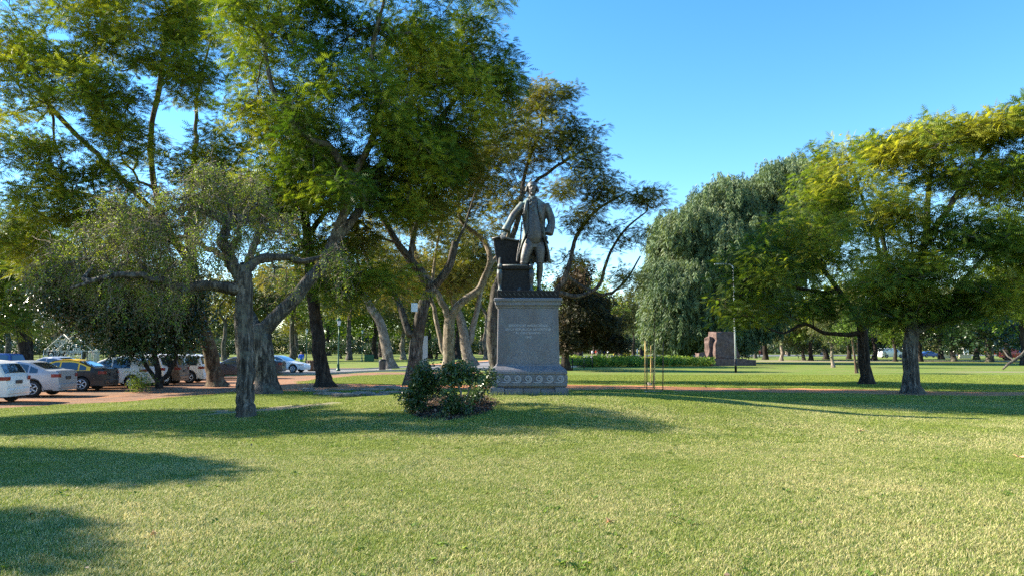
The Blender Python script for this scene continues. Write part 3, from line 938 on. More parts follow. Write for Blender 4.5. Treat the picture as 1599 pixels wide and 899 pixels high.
# --- 2: big forked tree, dark dense crown to the right
img_tree('jacaranda_tree', 'largest dense green tree on a thick pale forked trunk left of the statue', (415, 614),
    [([(413, 570, 0), (405, 520, 0)], 0.42, 0.38, 1.0),
     ([(405, 520, 0), (440, 485, 0.2), (490, 430, 0.3), (520, 380, 0.5), (560, 330, 1), (600, 250, 1.5), (650, 150, 2)], 0.30, 0.09, 0.35),
     ([(520, 380, 0.5), (545, 300, 0), (520, 235, -1), (480, 215, -1.5), (430, 150, -2), (410, 60, -2)], 0.19, 0.06, 0.3),
     ([(545, 290, 0), (590, 190, -1), (580, 90, -1.5), (600, 0, -2)], 0.14, 0.05, 0.3),
     ([(560, 330, 1), (640, 250, 2.5), (700, 170, 3), (750, 110, 3)], 0.15, 0.05, 0.2),
     ([(405, 520, 0), (385, 470, 0.5), (390, 400, 1), (420, 330, 1.5), (440, 260, 1.5)], 0.20, 0.08, 0.5)],
    [(450, 60, 110, 80, -0.6, 3.5, 89), (560, 40, 110, 70, -0.6, 3.5, 76), (540, 150, 110, 70, -1.6, 3, 76), (650, 70, 100, 80, 2.4, 3.5, 76), (720, 60, 70, 60, 3.4, 3.5, 42),
     (700, 170, 90, 70, 2.4, 3.5, 76), (765, 110, 55, 60, 3.4, 3, 48), (620, 240, 110, 60, 0.4, 3, 70), (440, 170, 90, 70, 0.4, 3, 58), (720, 260, 60, 40, 2.4, 2.5, 28),
     (470, 290, 90, 50, 1.4, 3, 42), (560, 310, 80, 40, -0.6, 2.5, 33), (500, 380, 70, 35, 0.9, 2.5, 26), (620, 340, 70, 40, 1.9, 2.5, 22), (560, -60, 230, 70, 0.4, 3.6, 76), (380, 20, 60, 80, 0.4, 3.5, 34), (745, 30, 60, 46, 2, 3, 40), (480, 240, 80, 50, -0.5, 2.2, 50), (430, 300, 60, 46, -0.4, 2, 30), (610, 235, 80, 46, -0.5, 2.2, 34)],
    'bark_grey', 'leaf_deep', 12, 36, 0.58, 0.36, tone=0.34, amp=0.8, up=0.45, gap=0.33, gapf=0.42, flat=.6, twigs=2)

# --- 3: straight trunk tree behind them
img_tree('jacaranda_tree', 'tree with a straight dark furrowed trunk standing just right of the forked one', (507, 603),
    [([(500, 560, 0), (492, 500, 0), (485, 440, 0), (480, 370, 0.5), (470, 290, 1)], 0.34, 0.18, 0.6),
     ([(482, 400, 0), (440, 330, 1), (400, 280, 2)], 0.14, 0.05, 0.3), ([(480, 370, 0), (530, 300, 1), (580, 230, 2)], 0.14, 0.05, 0.3)],
    [(430, 330, 80, 60, -1.5, 2.5, 62), (540, 260, 80, 60, -1.5, 2.5, 56), (470, 220, 100, 70, -2.5, 3, 69), (590, 440, 60, 35, -1.5, 2, 25), (520, 440, 50, 30, -2.5, 2, 19), (640, 300, 70, 60, -0.5, 2, 41)],
    'bark_dark', 'leaf_deep', 13, 28, 0.9, 0.48, tone=0.35, amp=0.4, gap=0.2, twigs=2)

# --- 4: dark leaning trunk with a pale sawn limb, and its neighbour, behind the shrubs
img_tree('jacaranda_tree', 'dark trunked tree leaning over the shrubs with a sawn off limb', (646, 600),
    [([(648, 560, 0), (652, 520, 0), (662, 475, 0), (676, 450, 0)], 0.36, 0.26, 1.0),
     ([(648, 530, 0), (634, 509, 0), (622, 470, 0.5), (600, 445, 1), (580, 420, 1.5), (560, 370, 2)], 0.20, 0.07, 0.5),
     ([(676, 450, 0), (696, 428, -0.3), (706, 400, -0.4), (711, 378, -0.4)], 0.20, 0.17, 1.1),
     ([(672, 452, 0), (650, 416, 0), (625, 385, 0), (600, 345, 0), (575, 300, 0)], 0.24, 0.10, 0.4),
     ([(640, 400, 0), (655, 330, 0.5), (680, 270, 1), (700, 200, 1.5)], 0.14, 0.06, 0.3),
     ([(706, 400, -0.4), (730, 340, 0.5), (745, 290, 1)], 0.08, 0.04, 0.3)],
    [(600, 280, 80, 50, -5, 2.5, 61), (690, 220, 80, 60, -3.5, 2.5, 75), (740, 250, 60, 60, -3, 2, 54), (560, 360, 60, 40, -3, 2, 32), (660, 150, 90, 70, -2, 2.5, 69), (650, 330, 50, 30, -4, 1.5, 18), (760, 190, 50, 70, -2, 2, 40)],
    'bark_grey', 'leaf_olive', 14, 28, 0.8, 0.42, tone=0.35, amp=0.4, gap=0.2, twigs=2)
img_tree('jacaranda_tree', 'sunlit pale trunk tree forking low just left of the pedestal', (700, 592),
    [([(700, 560, 0), (702, 500, 0)], 0.36, 0.30, 1.0),
     ([(702, 500, 0), (690, 470, 0), (672, 440, 0.3), (650, 400, 0.5), (640, 350, 1)], 0.20, 0.10, 0.4),
     ([(702, 500, 0), (715, 478, 0), (745, 452, 0.2), (758, 430, 0.3), (765, 400, 0.5), (750, 370, 1), (720, 345, 1), (716, 300, 1.5)], 0.24, 0.10, 0.4),
     ([(760, 420, 0.5), (790, 380, 1.5), (800, 330, 2), (830, 280, 2.5)], 0.14, 0.06, 0.3),
     ([(694, 560, 0), (682, 500, 0.2), (674, 460, 0.5), (680, 400, 1), (690, 340, 1.5)], 0.14, 0.06, 0.4)],
    [(720, 300, 60, 50, -1.2, 2.5, 72), (800, 270, 50, 50, -0.2, 2, 54), (660, 330, 60, 40, -1.2, 2, 40), (760, 230, 60, 50, -0.2, 2.5, 63), (600, 400, 50, 40, -0.2, 2, 22), (700, 380, 50, 30, -0.7, 2, 18)],
    'bark_pale', 'leaf_olive', 15, 26, 0.8, 0.42, tone=0.5, amp=0.4, gap=0.2, twigs=3)

# --- 5: further tree leaning left, sunlit trunk
img_tree('jacaranda_tree', 'smaller tree by the road with sunlit trunk leaning to the left', (608, 575),
    [([(604, 545, 0), (596, 510, 0), (580, 480, 0), (560, 450, 0), (530, 425, 0.5), (500, 400, 1)], 0.55, 0.16, 0.5),
     ([(590, 495, 0), (575, 470, 0.5), (560, 420, 1), (556, 370, 2)], 0.3, 0.1, 0.4)],
    [(520, 400, 70, 40, 0, 4, 61), (570, 370, 60, 50, 1, 4, 61), (460, 420, 50, 30, 0, 4, 29), (620, 430, 60, 50, 2, 4, 52)],
    'bark_pale', 'leaf_olive', 16, 20, 1.5, 0.8, tone=0.5, gap=0.2, seg=0.8, tip=0.02)
# --- 6: pale trunk pair further back
img_tree('jacaranda_tree', 'pale double trunk tree far behind the shrubs near the road', (735, 571),
    [([(728, 540, 0), (722, 505, 0), (712, 480, 0), (700, 450, 0)], 0.6, 0.3, 0.6),
     ([(732, 540, 0), (738, 515, 0), (746, 480, 0), (752, 450, 0), (770, 420, 0)], 0.35, 0.18, 0.5)],
    [(690, 430, 60, 40, 0, 4, 112), (760, 400, 60, 50, 0, 4, 112), (640, 440, 50, 40, 2, 4, 78), (720, 360, 60, 40, 2, 4, 70)],
    'bark_pale', 'leaf_olive', 17, 18, 1.5, 0.8, tone=0.55, gap=0.2, seg=0.8, tip=0.02)

# --- 7: twisted tree right of the statue
img_tree('twisted_tree', 'open twisted tree with thin curling branches rising behind the statue', (778, 596),
    [([(771, 560, 0), (769, 500, 0), (775, 450, 0)], 0.34, 0.26, 1.0),
     ([(775, 450, 0), (790, 400, 0), (810, 340, 0.5), (820, 270, 1), (845, 200, 1)], 0.20, 0.06, 0.3),
     ([(775, 460, 0), (820, 480, 0.5), (868, 455, 0), (890, 410, 0), (900, 370, 0.3), (930, 330, 0.5), (980, 300, 1)], 0.20, 0.05, 0.5),
     ([(868, 455, 0), (900, 462, 0.5), (935, 445, 0.6), (950, 400, 0.5), (975, 360, 0.5), (1010, 330, 0.5)], 0.13, 0.04, 0.3),
     ([(880, 430, 0), (940, 460, 1.2), (975, 440, 1.3), (1000, 400, 1.5)], 0.10, 0.04, 0.3),
     ([(815, 300, 0.8), (870, 260, 0.5), (920, 230, 0)], 0.10, 0.04, 0.2)],
    [(860, 160, 50, 35, 0.2, 2, 65), (880, 210, 60, 40, -0.3, 2, 74), (840, 230, 50, 40, 0.2, 2, 53), (925, 250, 45, 30, -0.8, 2, 41), (950, 300, 60, 28, -0.3, 2, 53),
     (1010, 308, 32, 20, -0.3, 1.3, 28), (900, 310, 50, 35, -0.8, 2, 45), (900, 350, 40, 25, 0.2, 1.5, 24), (970, 370, 45, 30, 0.2, 2, 27), (880, 400, 40, 25, 0.7, 1.5, 17), (985, 430, 35, 25, 0.2, 1.5, 17),
     (790, 330, 30, 40, 0.7, 1.5, 24), (820, 190, 25, 40, 1.2, 1.5, 20)],
    'bark_grey', 'leaf_olive', 18, 26, 0.55, 0.33, tone=0.38, amp=0.5, gap=0.18, gapf=0.6, twigs=4, wob=0.26, seg=0.35, bend=0.9, tpl='frond')

# --- 8: dark drooping magnolia like tree right of the pedestal
img_tree('magnolia_tree', 'very dark drooping broad leaved tree right behind the pedestal', (884, 570),
    [([(883, 540, 0), (885, 500, 0), (895, 470, 0), (905, 440, 0)], 0.3, 0.15, 0.5)],
    [(905, 490, 30, 26, 0, 3, 60), (932, 508, 26, 18, 0, 3, 44), (892, 450, 20, 24, 0, 2.5, 34), (925, 470, 22, 16, 0, 2.5, 30), (882, 505, 14, 26, -1, 2, 34), (880, 530, 12, 10, -1, 2, 16), (950, 500, 16, 14, 0, 2, 18), (960, 530, 14, 10, 0, 2, 10), (905, 528, 30, 7, 0, 3, 22), (948, 522, 16, 8, 0, 2, 14), (905, 425, 14, 14, 0, 2, 12)],
    'bark_dark', 'leaf_brown', 19, 40, 0.9, 0.5, tpl='sprig2', mode='hang', tone=0.45, amp=0.6, gap=0.2, gapf=.45, seg=0.8, tip=0.02, flat=0.8, Y0=60)
# --- 9: large silver green weeping tree
img_tree('weeping_tree', 'huge silvery green weeping tree right of centre in the background', (1140, 564),
    [([(1142, 540, 0), (1148, 490, 0), (1165, 420, 0)], 0.8, 0.6, 0.6), ([(1175, 440, 0), (1120, 380, 0), (1080, 360, 0)], 0.5, 0.2, 0.3), ([(1170, 420, 0), (1220, 340, 0), (1240, 300, 0)], 0.5, 0.2, 0.3),
     ([(1170, 430, 0), (1150, 360, -2), (1130, 340, -3)], 0.5, 0.2, 0.3)],
    [(1070, 370, 45, 40, -1, 8, 112), (1055, 430, 45, 55, -1, 8, 126), (1120, 330, 50, 38, 0, 8, 112), (1150, 380, 80, 70, -4, 5, 168), (1215, 300, 60, 42, 0, 8, 126), (1260, 330, 60, 60, 0, 8, 112),
     (1100, 460, 80, 50, -4, 4, 168), (1060, 500, 48, 34, -2, 5, 84), (1200, 400, 70, 60, -3, 5, 98), (1170, 470, 60, 40, -2, 4, 70), (1130, 510, 50, 22, -3, 4, 30), (1190, 350, 70, 50, -5, 4, 60)],
    'bark_dark', 'leaf_silver', 20, 44, 1.9, 1.45, tpl='strand2', mode='hang', tone=0.45, amp=0.5, up=0.25, gap=0.2, gapf=0.17, seg=1.2, tip=0.03, flat=1.0, Y0=96)

# --- 10: right pair of yellow green feathery trees
img_tree('jacaranda_tree', 'yellow green feathery tree with the thinner dark trunk, second from the right edge', (1353, 599),
    [([(1350, 570, 0), (1348, 540, 0), (1347, 518, 0)], 0.27, 0.24, 1.0),
     ([(1347, 518, 0), (1320, 522, 0), (1285, 518, 0), (1255, 505, -0.5), (1225, 520, -1), (1195, 510, -1)], 0.13, 0.035, 0.5),
     ([(1347, 515, 0), (1330, 480, 0), (1300, 440, 0), (1270, 400, 0.5), (1240, 370, 1)], 0.17, 0.05, 0.3),
     ([(1347, 515, 0), (1370, 490, 0.3), (1380, 450, 1), (1370, 380, 1.5), (1350, 320, 2), (1330, 260, 2)], 0.17, 0.05, 0.3),
     ([(1310, 460, 0), (1250, 450, 0), (1200, 440, -1), (1160, 440, -1)], 0.10, 0.035, 0.2)],
    [(1330, 255, 55, 35, 2, 2.5, 48), (1290, 290, 55, 35, 1, 3, 64), (1340, 320, 70, 45, 1, 3, 74), (1250, 350, 60, 35, 0, 3, 42), (1220, 400, 80, 45, 0, 3, 60), (1170, 430, 60, 40, -1, 2.5, 64),
     (1280, 410, 90, 50, 0, 3, 60), (1150, 480, 40, 30, -1, 2, 29), (1220, 480, 70, 28, 0, 2.5, 33), (1310, 480, 60, 25, 0, 2.5, 38), (1380, 400, 50, 60, 1, 2.5, 54), (1285, 240, 25, 20, 1, 1.5, 13)],
    'bark_dark', 'leaf_yellow', 21, 25, 0.62, 0.38, flat=.65, tone=0.42, amp=0.8, up=0.25, gap=0.14, gapf=0.5, twigs=3)
img_tree('jacaranda_tree', 'bright yellow green feathery tree with the thick sunlit trunk near the right edge', (1424, 614),
    [([(1422, 580, 0), (1421, 545, 0), (1424, 515, 0)], 0.29, 0.25, 1.0),
     ([(1424, 520, 0), (1465, 500, 0), (1510, 480, 0), (1560, 450, 0.5), (1620, 420, 1)], 0.18, 0.05, 0.4),
     ([(1424, 510, 0), (1430, 450, 0), (1445, 380, 0), (1450, 300, 0.5), (1460, 230, 1)], 0.20, 0.06, 0.3),
     ([(1445, 380, 0), (1490, 310, 0), (1530, 250, 0.5), (1570, 200, 1)], 0.13, 0.05, 0.2),
     ([(1424, 510, 0), (1400, 460, 0.5), (1380, 380, 1), (1370, 320, 1)], 0.14, 0.05, 0.3),
     ([(1465, 500, 0), (1520, 420, -0.5), (1580, 360, -1)], 0.11, 0.04, 0.3)],
    [(1420, 240, 65, 38, 0, 2.5, 85), (1500, 205, 70, 28, 0, 2.5, 78), (1570, 200, 60, 32, 0, 2.5, 75), (1380, 230, 26, 24, 0, 1.5, 20), (1400, 330, 60, 40, -1, 2, 61), (1490, 280, 50, 30, 0, 2.5, 41),
     (1560, 290, 60, 45, 0, 2.5, 71), (1510, 380, 80, 45, -1, 2.5, 95), (1590, 400, 60, 60, 0, 2.5, 75), (1440, 430, 80, 40, -1, 2, 82), (1540, 460, 70, 35, -1, 2, 61), (1370, 440, 60, 40, 0, 2, 44),
     (1450, 490, 60, 20, 0, 2, 27), (1620, 250, 60, 60, 0, 2.5, 51), (1640, 340, 60, 90, 0, 3, 68), (1380, 490, 50, 20, 0, 2, 24)],
    'bark_grey', 'leaf_yellow', 22, 28, 0.6, 0.37, flat=.65, tone=0.54, amp=0.8, up=0.12, gap=0.14, gapf=0.5, twigs=2)

# --- 11: short twisted weeping tree in front on the left
def weeping_front():
    base = G(385, 651); Y0 = base.y
    tr = Tree(31, 0.16)
    foot = np.array([base.x, base.y, base.z - 0.06])
    def q(*p): return [px3(a, Y0) for a in p]
    tr.path([foot] + q((383, 620), (384, 570), (380, 520), (380, 468)), 0.19, 0.185, 0.03, 1.1, 0.06)
    tr.path(q((380, 468), (382, 440), (378, 420)), 0.19, 0.17, 0.04, 1.1, 0.15)
    tr.path(q((380, 455), (345, 446, -.2), (310, 446, -.4), (290, 452, -.5)), 0.13, 0.11, 0.04, 0.5, 0.2)
    tr.path(q((290, 452, -.5), (240, 436, -1), (180, 430, -1.2), (110, 450, -1.5)), 0.08, 0.03, 0.08, 0.2, 0.2)
    tr.path(q((380, 440), (362, 412), (352, 385), (342, 372)), 0.13, 0.10, 0.04, 0.8, 0.25)
    tr.path(q((348, 378), (356, 350), (362, 340), (385, 344)), 0.085, 0.09, 0.02, 0.8, 0.3)
    tr.path(q((356, 350), (330, 335), (300, 325), (275, 330)), 0.08, 0.05, 0.03, 0.3, 0.3)
    tr.path(q((378, 425), (400, 408, .3), (440, 400, .6), (470, 408, .8), (500, 402, 1)), 0.12, 0.05, 0.05, 0.4, 0.2)
    tr.path(q((372, 420), (330, 390, .8), (290, 370, 1.2), (250, 375, 1.5)), 0.08, 0.035, 0.05, 0.3, 0.2)
    tr.path(q((360, 400), (380, 340, 1), (400, 300, 1.3)), 0.07, 0.04, 0.05, 0.3, 0.2)
    g = tr.g
    ells = [(290, 305, 70, 44, 0, 1.2, 96), (220, 330, 50, 40, 0, 1.2, 60), (345, 262, 50, 28, 0.3, 1, 24), (130, 390, 54, 30, -0.5, 1.1, 26), (75, 415, 34, 20, -0.5, .8, 7), (160, 350, 50, 30, 0, 1.0, 30),
            (400, 290, 50, 36, 0.5, 1.1, 30), (180, 410, 60, 36, -0.6, 1.1, 36), (270, 380, 60, 50, -0.4, 1.1, 60), (250, 440, 50, 26, -.6, .8, 26), (450, 340, 46, 26, 0.7, .9, 20),
            (505, 395, 34, 22, 1, .8, 12), (330, 350, 60, 50, -0.6, 1, 40), (440, 420, 34, 18, .6, .7, 10)]
    A = clump_cloud(g, [(a, b, c, d * .8, e_, f, max(3, int(n * .42))) for (a, b, c, d, e_, f, n) in ells], Y0, 0.27, 0.9)
    C = []
    for a in A:                                # leafy sprays hang in loose columns below each arching shoot
        q_ = a.copy()
        for j in range(int(g.integers(1, 6))):
            C.append(q_.copy()); q_ = q_ + np.array([g.normal(0, .07), g.normal(0, .07), -g.uniform(.14, .26)])
    C = np.array(C)
    tr.grow(C, up=0.35, bend=0.6, wob=0.30, k=0.6)
    # hanging bare twigs, crooked
    V0 = []; V1 = []; rr = []
    idx = np.repeat(np.arange(len(C)), 5)
    p = C[idx] + g.normal(0, 0.10, (len(idx), 3)); d = unit(g.normal(0, 1, p.shape)) * 0.8; d[:, 2] = g.uniform(-0.4, 0.6, len(p)); r0 = 0.0085
    ends = []
    for s_ in range(8):
        d = unit(d + np.array([0, 0, -0.42]) + g.normal(0, 0.42, d.shape))
        L = g.uniform(0.05, 0.15, (len(p), 1)); q1 = p + d * L
        V0.append(p - d * 0.006); V1.append(q1 + d * 0.05); rr.append(np.full(len(p), r0)); p = q1; r0 *= 0.86; ends.append(q1)
    Vt, Ft = tube3(np.concatenate(V0), np.concatenate(V1), np.concatenate(rr))
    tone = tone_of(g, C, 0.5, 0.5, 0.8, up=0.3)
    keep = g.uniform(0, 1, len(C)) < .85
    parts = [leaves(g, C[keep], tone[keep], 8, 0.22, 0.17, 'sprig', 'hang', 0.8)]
    E = np.concatenate(ends[1:4]); sel = g.uniform(0, 1, len(E)) < 0.45
    E = E[sel]
    Vl, Fl, nf = place('sprig', E, np.stack([g.normal(0, .3, len(E)), g.normal(0, .3, len(E)), -np.ones(len(E))], -1), g.normal(0, 1, E.shape), g.uniform(0.11, 0.2, len(E)))
    tt = np.clip(0.55 + g.normal(0, 0.25, len(E)), 0, 1)
    parts.append((Vl, Fl, np.repeat(tt, nf), np.repeat(g.uniform(0, 1, len(E)), nf)))
    o = finish_tree('weeping_mulberry', 'short gnarled tree with knobbly limbs and drooping twigs nearest on the left', tr, C, parts, 'bark_grey', 'leaf_pale', tip=0.009, flare=1.35, rough=0.15, e=2.1)
    link('twigs', np_mesh('twigs', Vt - tr.P[0], Ft), M['twig_pale'], o)['kind'] = 'stuff'
weeping_front()

# --- 12: dark evergreen by the parked cars
img_tree('evergreen_tree', 'very dark broad leaved evergreen with several thin stems beside the parked cars', (250, 606),
    [([(246, 580, 0), (240, 550, 0), (225, 500, 0), (200, 470, 0)], 0.16, 0.08, 0.5), ([(252, 600, 0), (268, 575, 0), (275, 540, 0), (270, 490, 0)], 0.12, 0.07, 0.5), ([(244, 590, 0), (228, 570, 0), (215, 540, 0), (180, 500, 0)], 0.09, 0.05, 0.5)],
    [(200, 500, 70, 34, 0, 2, 80), (120, 480, 60, 34, 0, 2, 60), (270, 490, 50, 40, 0, 2, 50), (90, 460, 40, 34, 0, 2, 30), (150, 440, 80, 30, 0, 2, 50), (230, 440, 60, 36, 0, 2, 40), (215, 540, 40, 20, 0, 1.2, 24), (285, 530, 30, 30, 0.5, 1, 20), (300, 460, 30, 60, 0.6, 1.5, 26), (160, 515, 40, 18, 0, 1.5, 20)],
    'bark_dark', 'leaf_gloss', 23, 22, 0.62, 0.40, tpl='sprig2', mode='any', tone=0.3, amp=0.5, gap=0.0, tip=0.012, flare=1.2, flat=0.9)
img_tree('young_shrub', 'small sparse green shrub at the foot of the dark evergreen', (222, 612),
    [([(222, 600, 0), (220, 585, 0)], 0.03, 0.02, 0.2)],
    [(214, 588, 16, 16, 0, 0.5, 16), (228, 596, 14, 14, 0, 0.5, 14), (212, 604, 12, 8, 0, 0.4, 8)],
    'bark_brown', 'leaf_fresh', 24, 16, 0.22, 0.16, tpl='sprig', mode='any', tone=0.35, gap=0.0, tip=0.006, flare=1.0, seg=0.2, cat='shrub')
# --- off to the left: neighbours whose shade falls across the lawn
for k, (x, y, h, sd, ry) in enumerate([(-19.5, 19.9, 8.8, 41, 2.9), (-18.5, 13.5, 8.2, 42, 0.8), (-17.5, 9.2, 7.4, 43, 1.0)]):
    tr = Tree(sd, 0.5)
    tr.path([(x, y, H(x, y) - .1), (x + .1, y, h * .3), (x - .1, y + .2, h * .5)], 0.3, 0.2, 0.05, 0.8)
    C = []
    for _ in range(380):
        d = tr.g.normal(0, 1, 3); d /= np.linalg.norm(d); d *= tr.g.uniform(0.3, 1) ** .5
        c = np.array([x, y, h * .75]) + d * np.array([2.8, ry, h * .25])
        if mnoise.noise(Vector(c * 0.6)) > -0.12: C.append(c)
    C = np.array(C); tr.grow(C)
    finish_tree('jacaranda_tree', ['feathery tree outside the left edge shading the lawn by the short twisted tree', 'narrow feathery tree outside the left edge shading the middle lawn', 'narrow feathery tree beside the viewer shading the near lawn'][k], tr, C,
                [leaves(tr.g, C, tone_of(tr.g, C, .4), 32, 0.7, 0.46)], 'bark_grey', 'leaf_deep')
# ------------------------------------------------------------------ pedestal and bronze statue
def granite_mat():
    t = NT('weathered_granite'); o = t.obj()
    sp = t.noise(75, 3, 0.85, vec=o); st = t.noise(1.3, 6, 0.7, vec=t.mapv(o, (1.6, 1.6, 0.6)))
    c = t.ramp(sp, [(0.36, (0.05, 0.052, 0.06)), (0.5, (0.135, 0.135, 0.15)), (0.64, (0.30, 0.295, 0.30))])
    c = t.mix(t.ramp(st, [(0.42, 0.0), (0.70, 0.6)]), c, (0.10, 0.075, 0.065))
    g2 = t.noise(2.7, 5, 0.65, vec=o)
    c = t.mix(t.ramp(g2, [(0.52, 0.0), (0.66, 0.35)]), c, (0.13, 0.17, 0.17))
    return t.done(t.pbr(c, 0.75, normal=t.bump(sp, 0.5, 0.008), spec=0.3))
def bronze_mat(name, patina, METAL=0.5):
    t = NT(name); o = t.obj(); geo = t.n('ShaderNodeNewGeometry'); K_ = 0.35 if METAL < .3 else 1.0
    n1 = t.noise(4.5, 6, 0.65, vec=t.mapv(o, (1.5, 1.5, 0.5))); n2 = t.noise(26, 4, 0.6, vec=o)
    base = t.ramp(n2, [(0.3, (0.026 * K_, 0.024 * K_, 0.025 * K_)), (0.7, (0.105 * K_, 0.097 * K_, 0.090 * K_))])
    sep = t.n('ShaderNodeSeparateXYZ'); t.l(geo.outputs['Normal'], sep.inputs[0])
    up = t.math('MULTIPLY', sep.outputs[2], 0.30)
    pf = t.math('ADD', t.math('ADD', n1, up), patina)
    pc = t.ramp(n2, [(0.3, (0.08, 0.14, 0.13)), (0.7, (0.22, 0.32, 0.28))])
    f = t.ramp(pf, [(0.50, 0.0), (0.80, 0.85)])
    c = t.mix(f, base, pc)
    return t.done(t.pbr(c, t.ramp(f, [(0, 0.5 if METAL > .3 else 0.75), (1, 0.8)]), t.ramp(f, [(0, METAL), (1, 0.0)]), normal=t.bump(n2, 0.25, 0.01), spec=0.5 if METAL > .3 else 0.15))
M['granite'] = granite_mat()
M['bronze'] = bronze_mat('weathered_bronze', -0.10)
M['bronze_dark'] = bronze_mat('dark_bronze', -0.35, 0.15)
M['bronze_green'] = bronze_mat('green_patina_bronze', 0.0)

YF = 19.62                      # depth of the pedestal's front face
def PX(px): return at(px, 560, YF).x
def PZ(py): return at(820, py, YF).z
pcx = PX(825); zb = H(pcx, YF) - 0.05
ped_root = empty('pedestal', (pcx, YF + 1.0, zb))
tag(ped_root, 'tall grey granite pedestal with a carved wave frieze under the bronze statue', 'pedestal')
cy0 = YF + 1.0
def ploc(z): return (0, 0, z - zb)
def stack_block(name, prof, mat=M['granite'], jitter=0.0):
    """square block whose half width changes with height: prof = [(half_x, half_y, z)]"""
    vs = []; fs = []; nseg = 10
    for (hx, hy, z) in prof:
        r = 0.035
        for cx, cy, a0 in ((1, -1, -90), (1, 1, 0), (-1, 1, 90), (-1, -1, 180)):
            for k in range(4):
                a = R(a0 + 90 * k / 3)
                j = jitter * mnoise.noise(Vector((cx * 3 + k, cy * 3, z * 9)))
                vs.append((cx * (hx - r) + r * math.cos(a) + j, cy * (hy - r) + r * math.sin(a) + j, z - zb))
    n = 16
    for i in range(len(prof) - 1):
        for k in range(n): fs.append((i * n + k, i * n + (k + 1) % n, (i + 1) * n + (k + 1) % n, (i + 1) * n + k))
    fs.append(tuple(range(n - 1, -1, -1))); fs.append(tuple((len(prof) - 1) * n + k for k in range(n)))
    return MB().add(vs, fs).build(name, mat, ped_root)
s_ = YF / FPX
W = lambda px: px * s_ / 2
# rough footing of irregular stones
zf = PZ(603)
fg = random.Random(5)
for side in range(4):
    x0 = -W(120); row = 0
    zz = 0.0
    hrow = (zf - zb)
    x = x0
    while x < W(120) - 0.05:
        w_ = fg.uniform(0.22, 0.5); w_ = min(w_, W(120) - x)
        dpt = fg.uniform(0.28, 0.34); hh = hrow * fg.uniform(0.72, 1.0) - 0.004
        ang = side * math.pi / 2
        c = Matrix.Rotation(ang, 4, 'Z') @ Vector((x + w_ / 2, -W(120) + dpt / 2 - fg.uniform(-0.06, 0.06), hh / 2))
        mb = MB().box((0, 0, 0), (w_ - 0.012, dpt, hh), bev=0.02, M=Matrix.Translation(c) @ Matrix.Rotation(ang + fg.uniform(-.02, .02), 4, 'Z'))
        o = mb.build('footing_stone', M['granite'], ped_root)
        x += w_
stack_block('footing_core', [(W(106), W(106), zb - 0.2), (W(106), W(106), zf - 0.004)])
stack_block('base_block', [(W(118), W(118), zf), (W(121), W(121), zf + 0.03), (W(121), W(121), PZ(598)), (W(119), W(119), PZ(597)), (W(119), W(119), PZ(584)), (W(121.5), W(121.5), PZ(583)),
                           (W(121.5), W(121.5), PZ(580)), (W(118), W(118), PZ(577)), (W(110), W(110), PZ(573.5)), (W(103), W(103), PZ(571)), (W(101), W(101), PZ(568))])
stack_block('shaft', [(W(98.5), W(98.5), PZ(568) + 0.003), (W(95.5), W(95.5), PZ(480))])
stack_block('cornice', [(W(97.5), W(97.5), PZ(480) + 0.003), (W(99), W(99), PZ(477.5)), (W(104), W(104), PZ(475)), (W(104), W(104), PZ(471)), (W(108), W(108), PZ(468.5)), (W(108.5), W(108.5), PZ(465.5)), (W(105), W(105), PZ(464))])
# running wave scrolls, carved proud of the frieze band
def scroll_mesh():
    hgt_ = PZ(585) - PZ(596.5); R0 = hgt_ * 0.5
    pts = []
    for k in range(34):
        a = -math.pi * 0.5 + k / 33 * math.pi * 3.4
        r = R0 * (1 - 0.78 * k / 33)
        pts.append((r * math.cos(a), r * math.sin(a) * 0.98, R0 * 0.22 * (1 - 0.45 * k / 33)))
    pts = [(-R0 * 1.75, -R0 * 1.0, R0 * 0.05), (-R0 * 0.9, -R0 * 1.0, R0 * 0.13)] + pts
    vs = []; fs = []
    for i, (x, z, w) in enumerate(pts):
        x1, z1, _ = pts[min(i + 1, len(pts) - 1)]; x0, z0, _ = pts[max(i - 1, 0)]
        L = math.hypot(x1 - x0, z1 - z0) + 1e-9; nx, nz = -(z1 - z0) / L, (x1 - x0) / L
        for s1, y in ((1, 0.015), (1, -0.028), (-1, -0.028), (-1, 0.015)):
            vs.append((x + nx * w * s1, y, z + nz * w * s1))
    for i in range(len(pts) - 1):
        for k in range(4): fs.append((i * 4 + k, i * 4 + (k + 1) % 4, (i + 1) * 4 + (k + 1) % 4, (i + 1) * 4 + k))
    fs.append((0, 1, 2, 3)); n = (len(pts) - 1) * 4; fs.append((n + 3, n + 2, n + 1, n))
    me = bpy.data.meshes.new('wave_scroll'); me.from_pydata(vs, [], fs); me.materials.append(M['granite_light']); return me
def gl():
    t = NT('pale_carved_granite'); o = t.obj(); sp = t.noise(60, 3, 0.8, vec=o)
    c = t.ramp(sp, [(0.35, (0.15, 0.155, 0.175)), (0.65, (0.36, 0.36, 0.39))]); return t.done(t.pbr(c, 0.8))
M['granite_light'] = gl()
sm = scroll_mesh(); zs = (PZ(585) + PZ(596.5)) / 2 - zb
for k in range(7):
    for sd in range(4):
        px = 775 + 16.6 * k
        lx = PX(px) - pcx
        ang = sd * math.pi / 2
        p = Matrix.Rotation(ang, 4, 'Z') @ Vector((lx, -W(119) - 0.002, zs))
        o = link('wave_scroll', sm, None, ped_root, p); o.rotation_euler = (0, 0, ang)
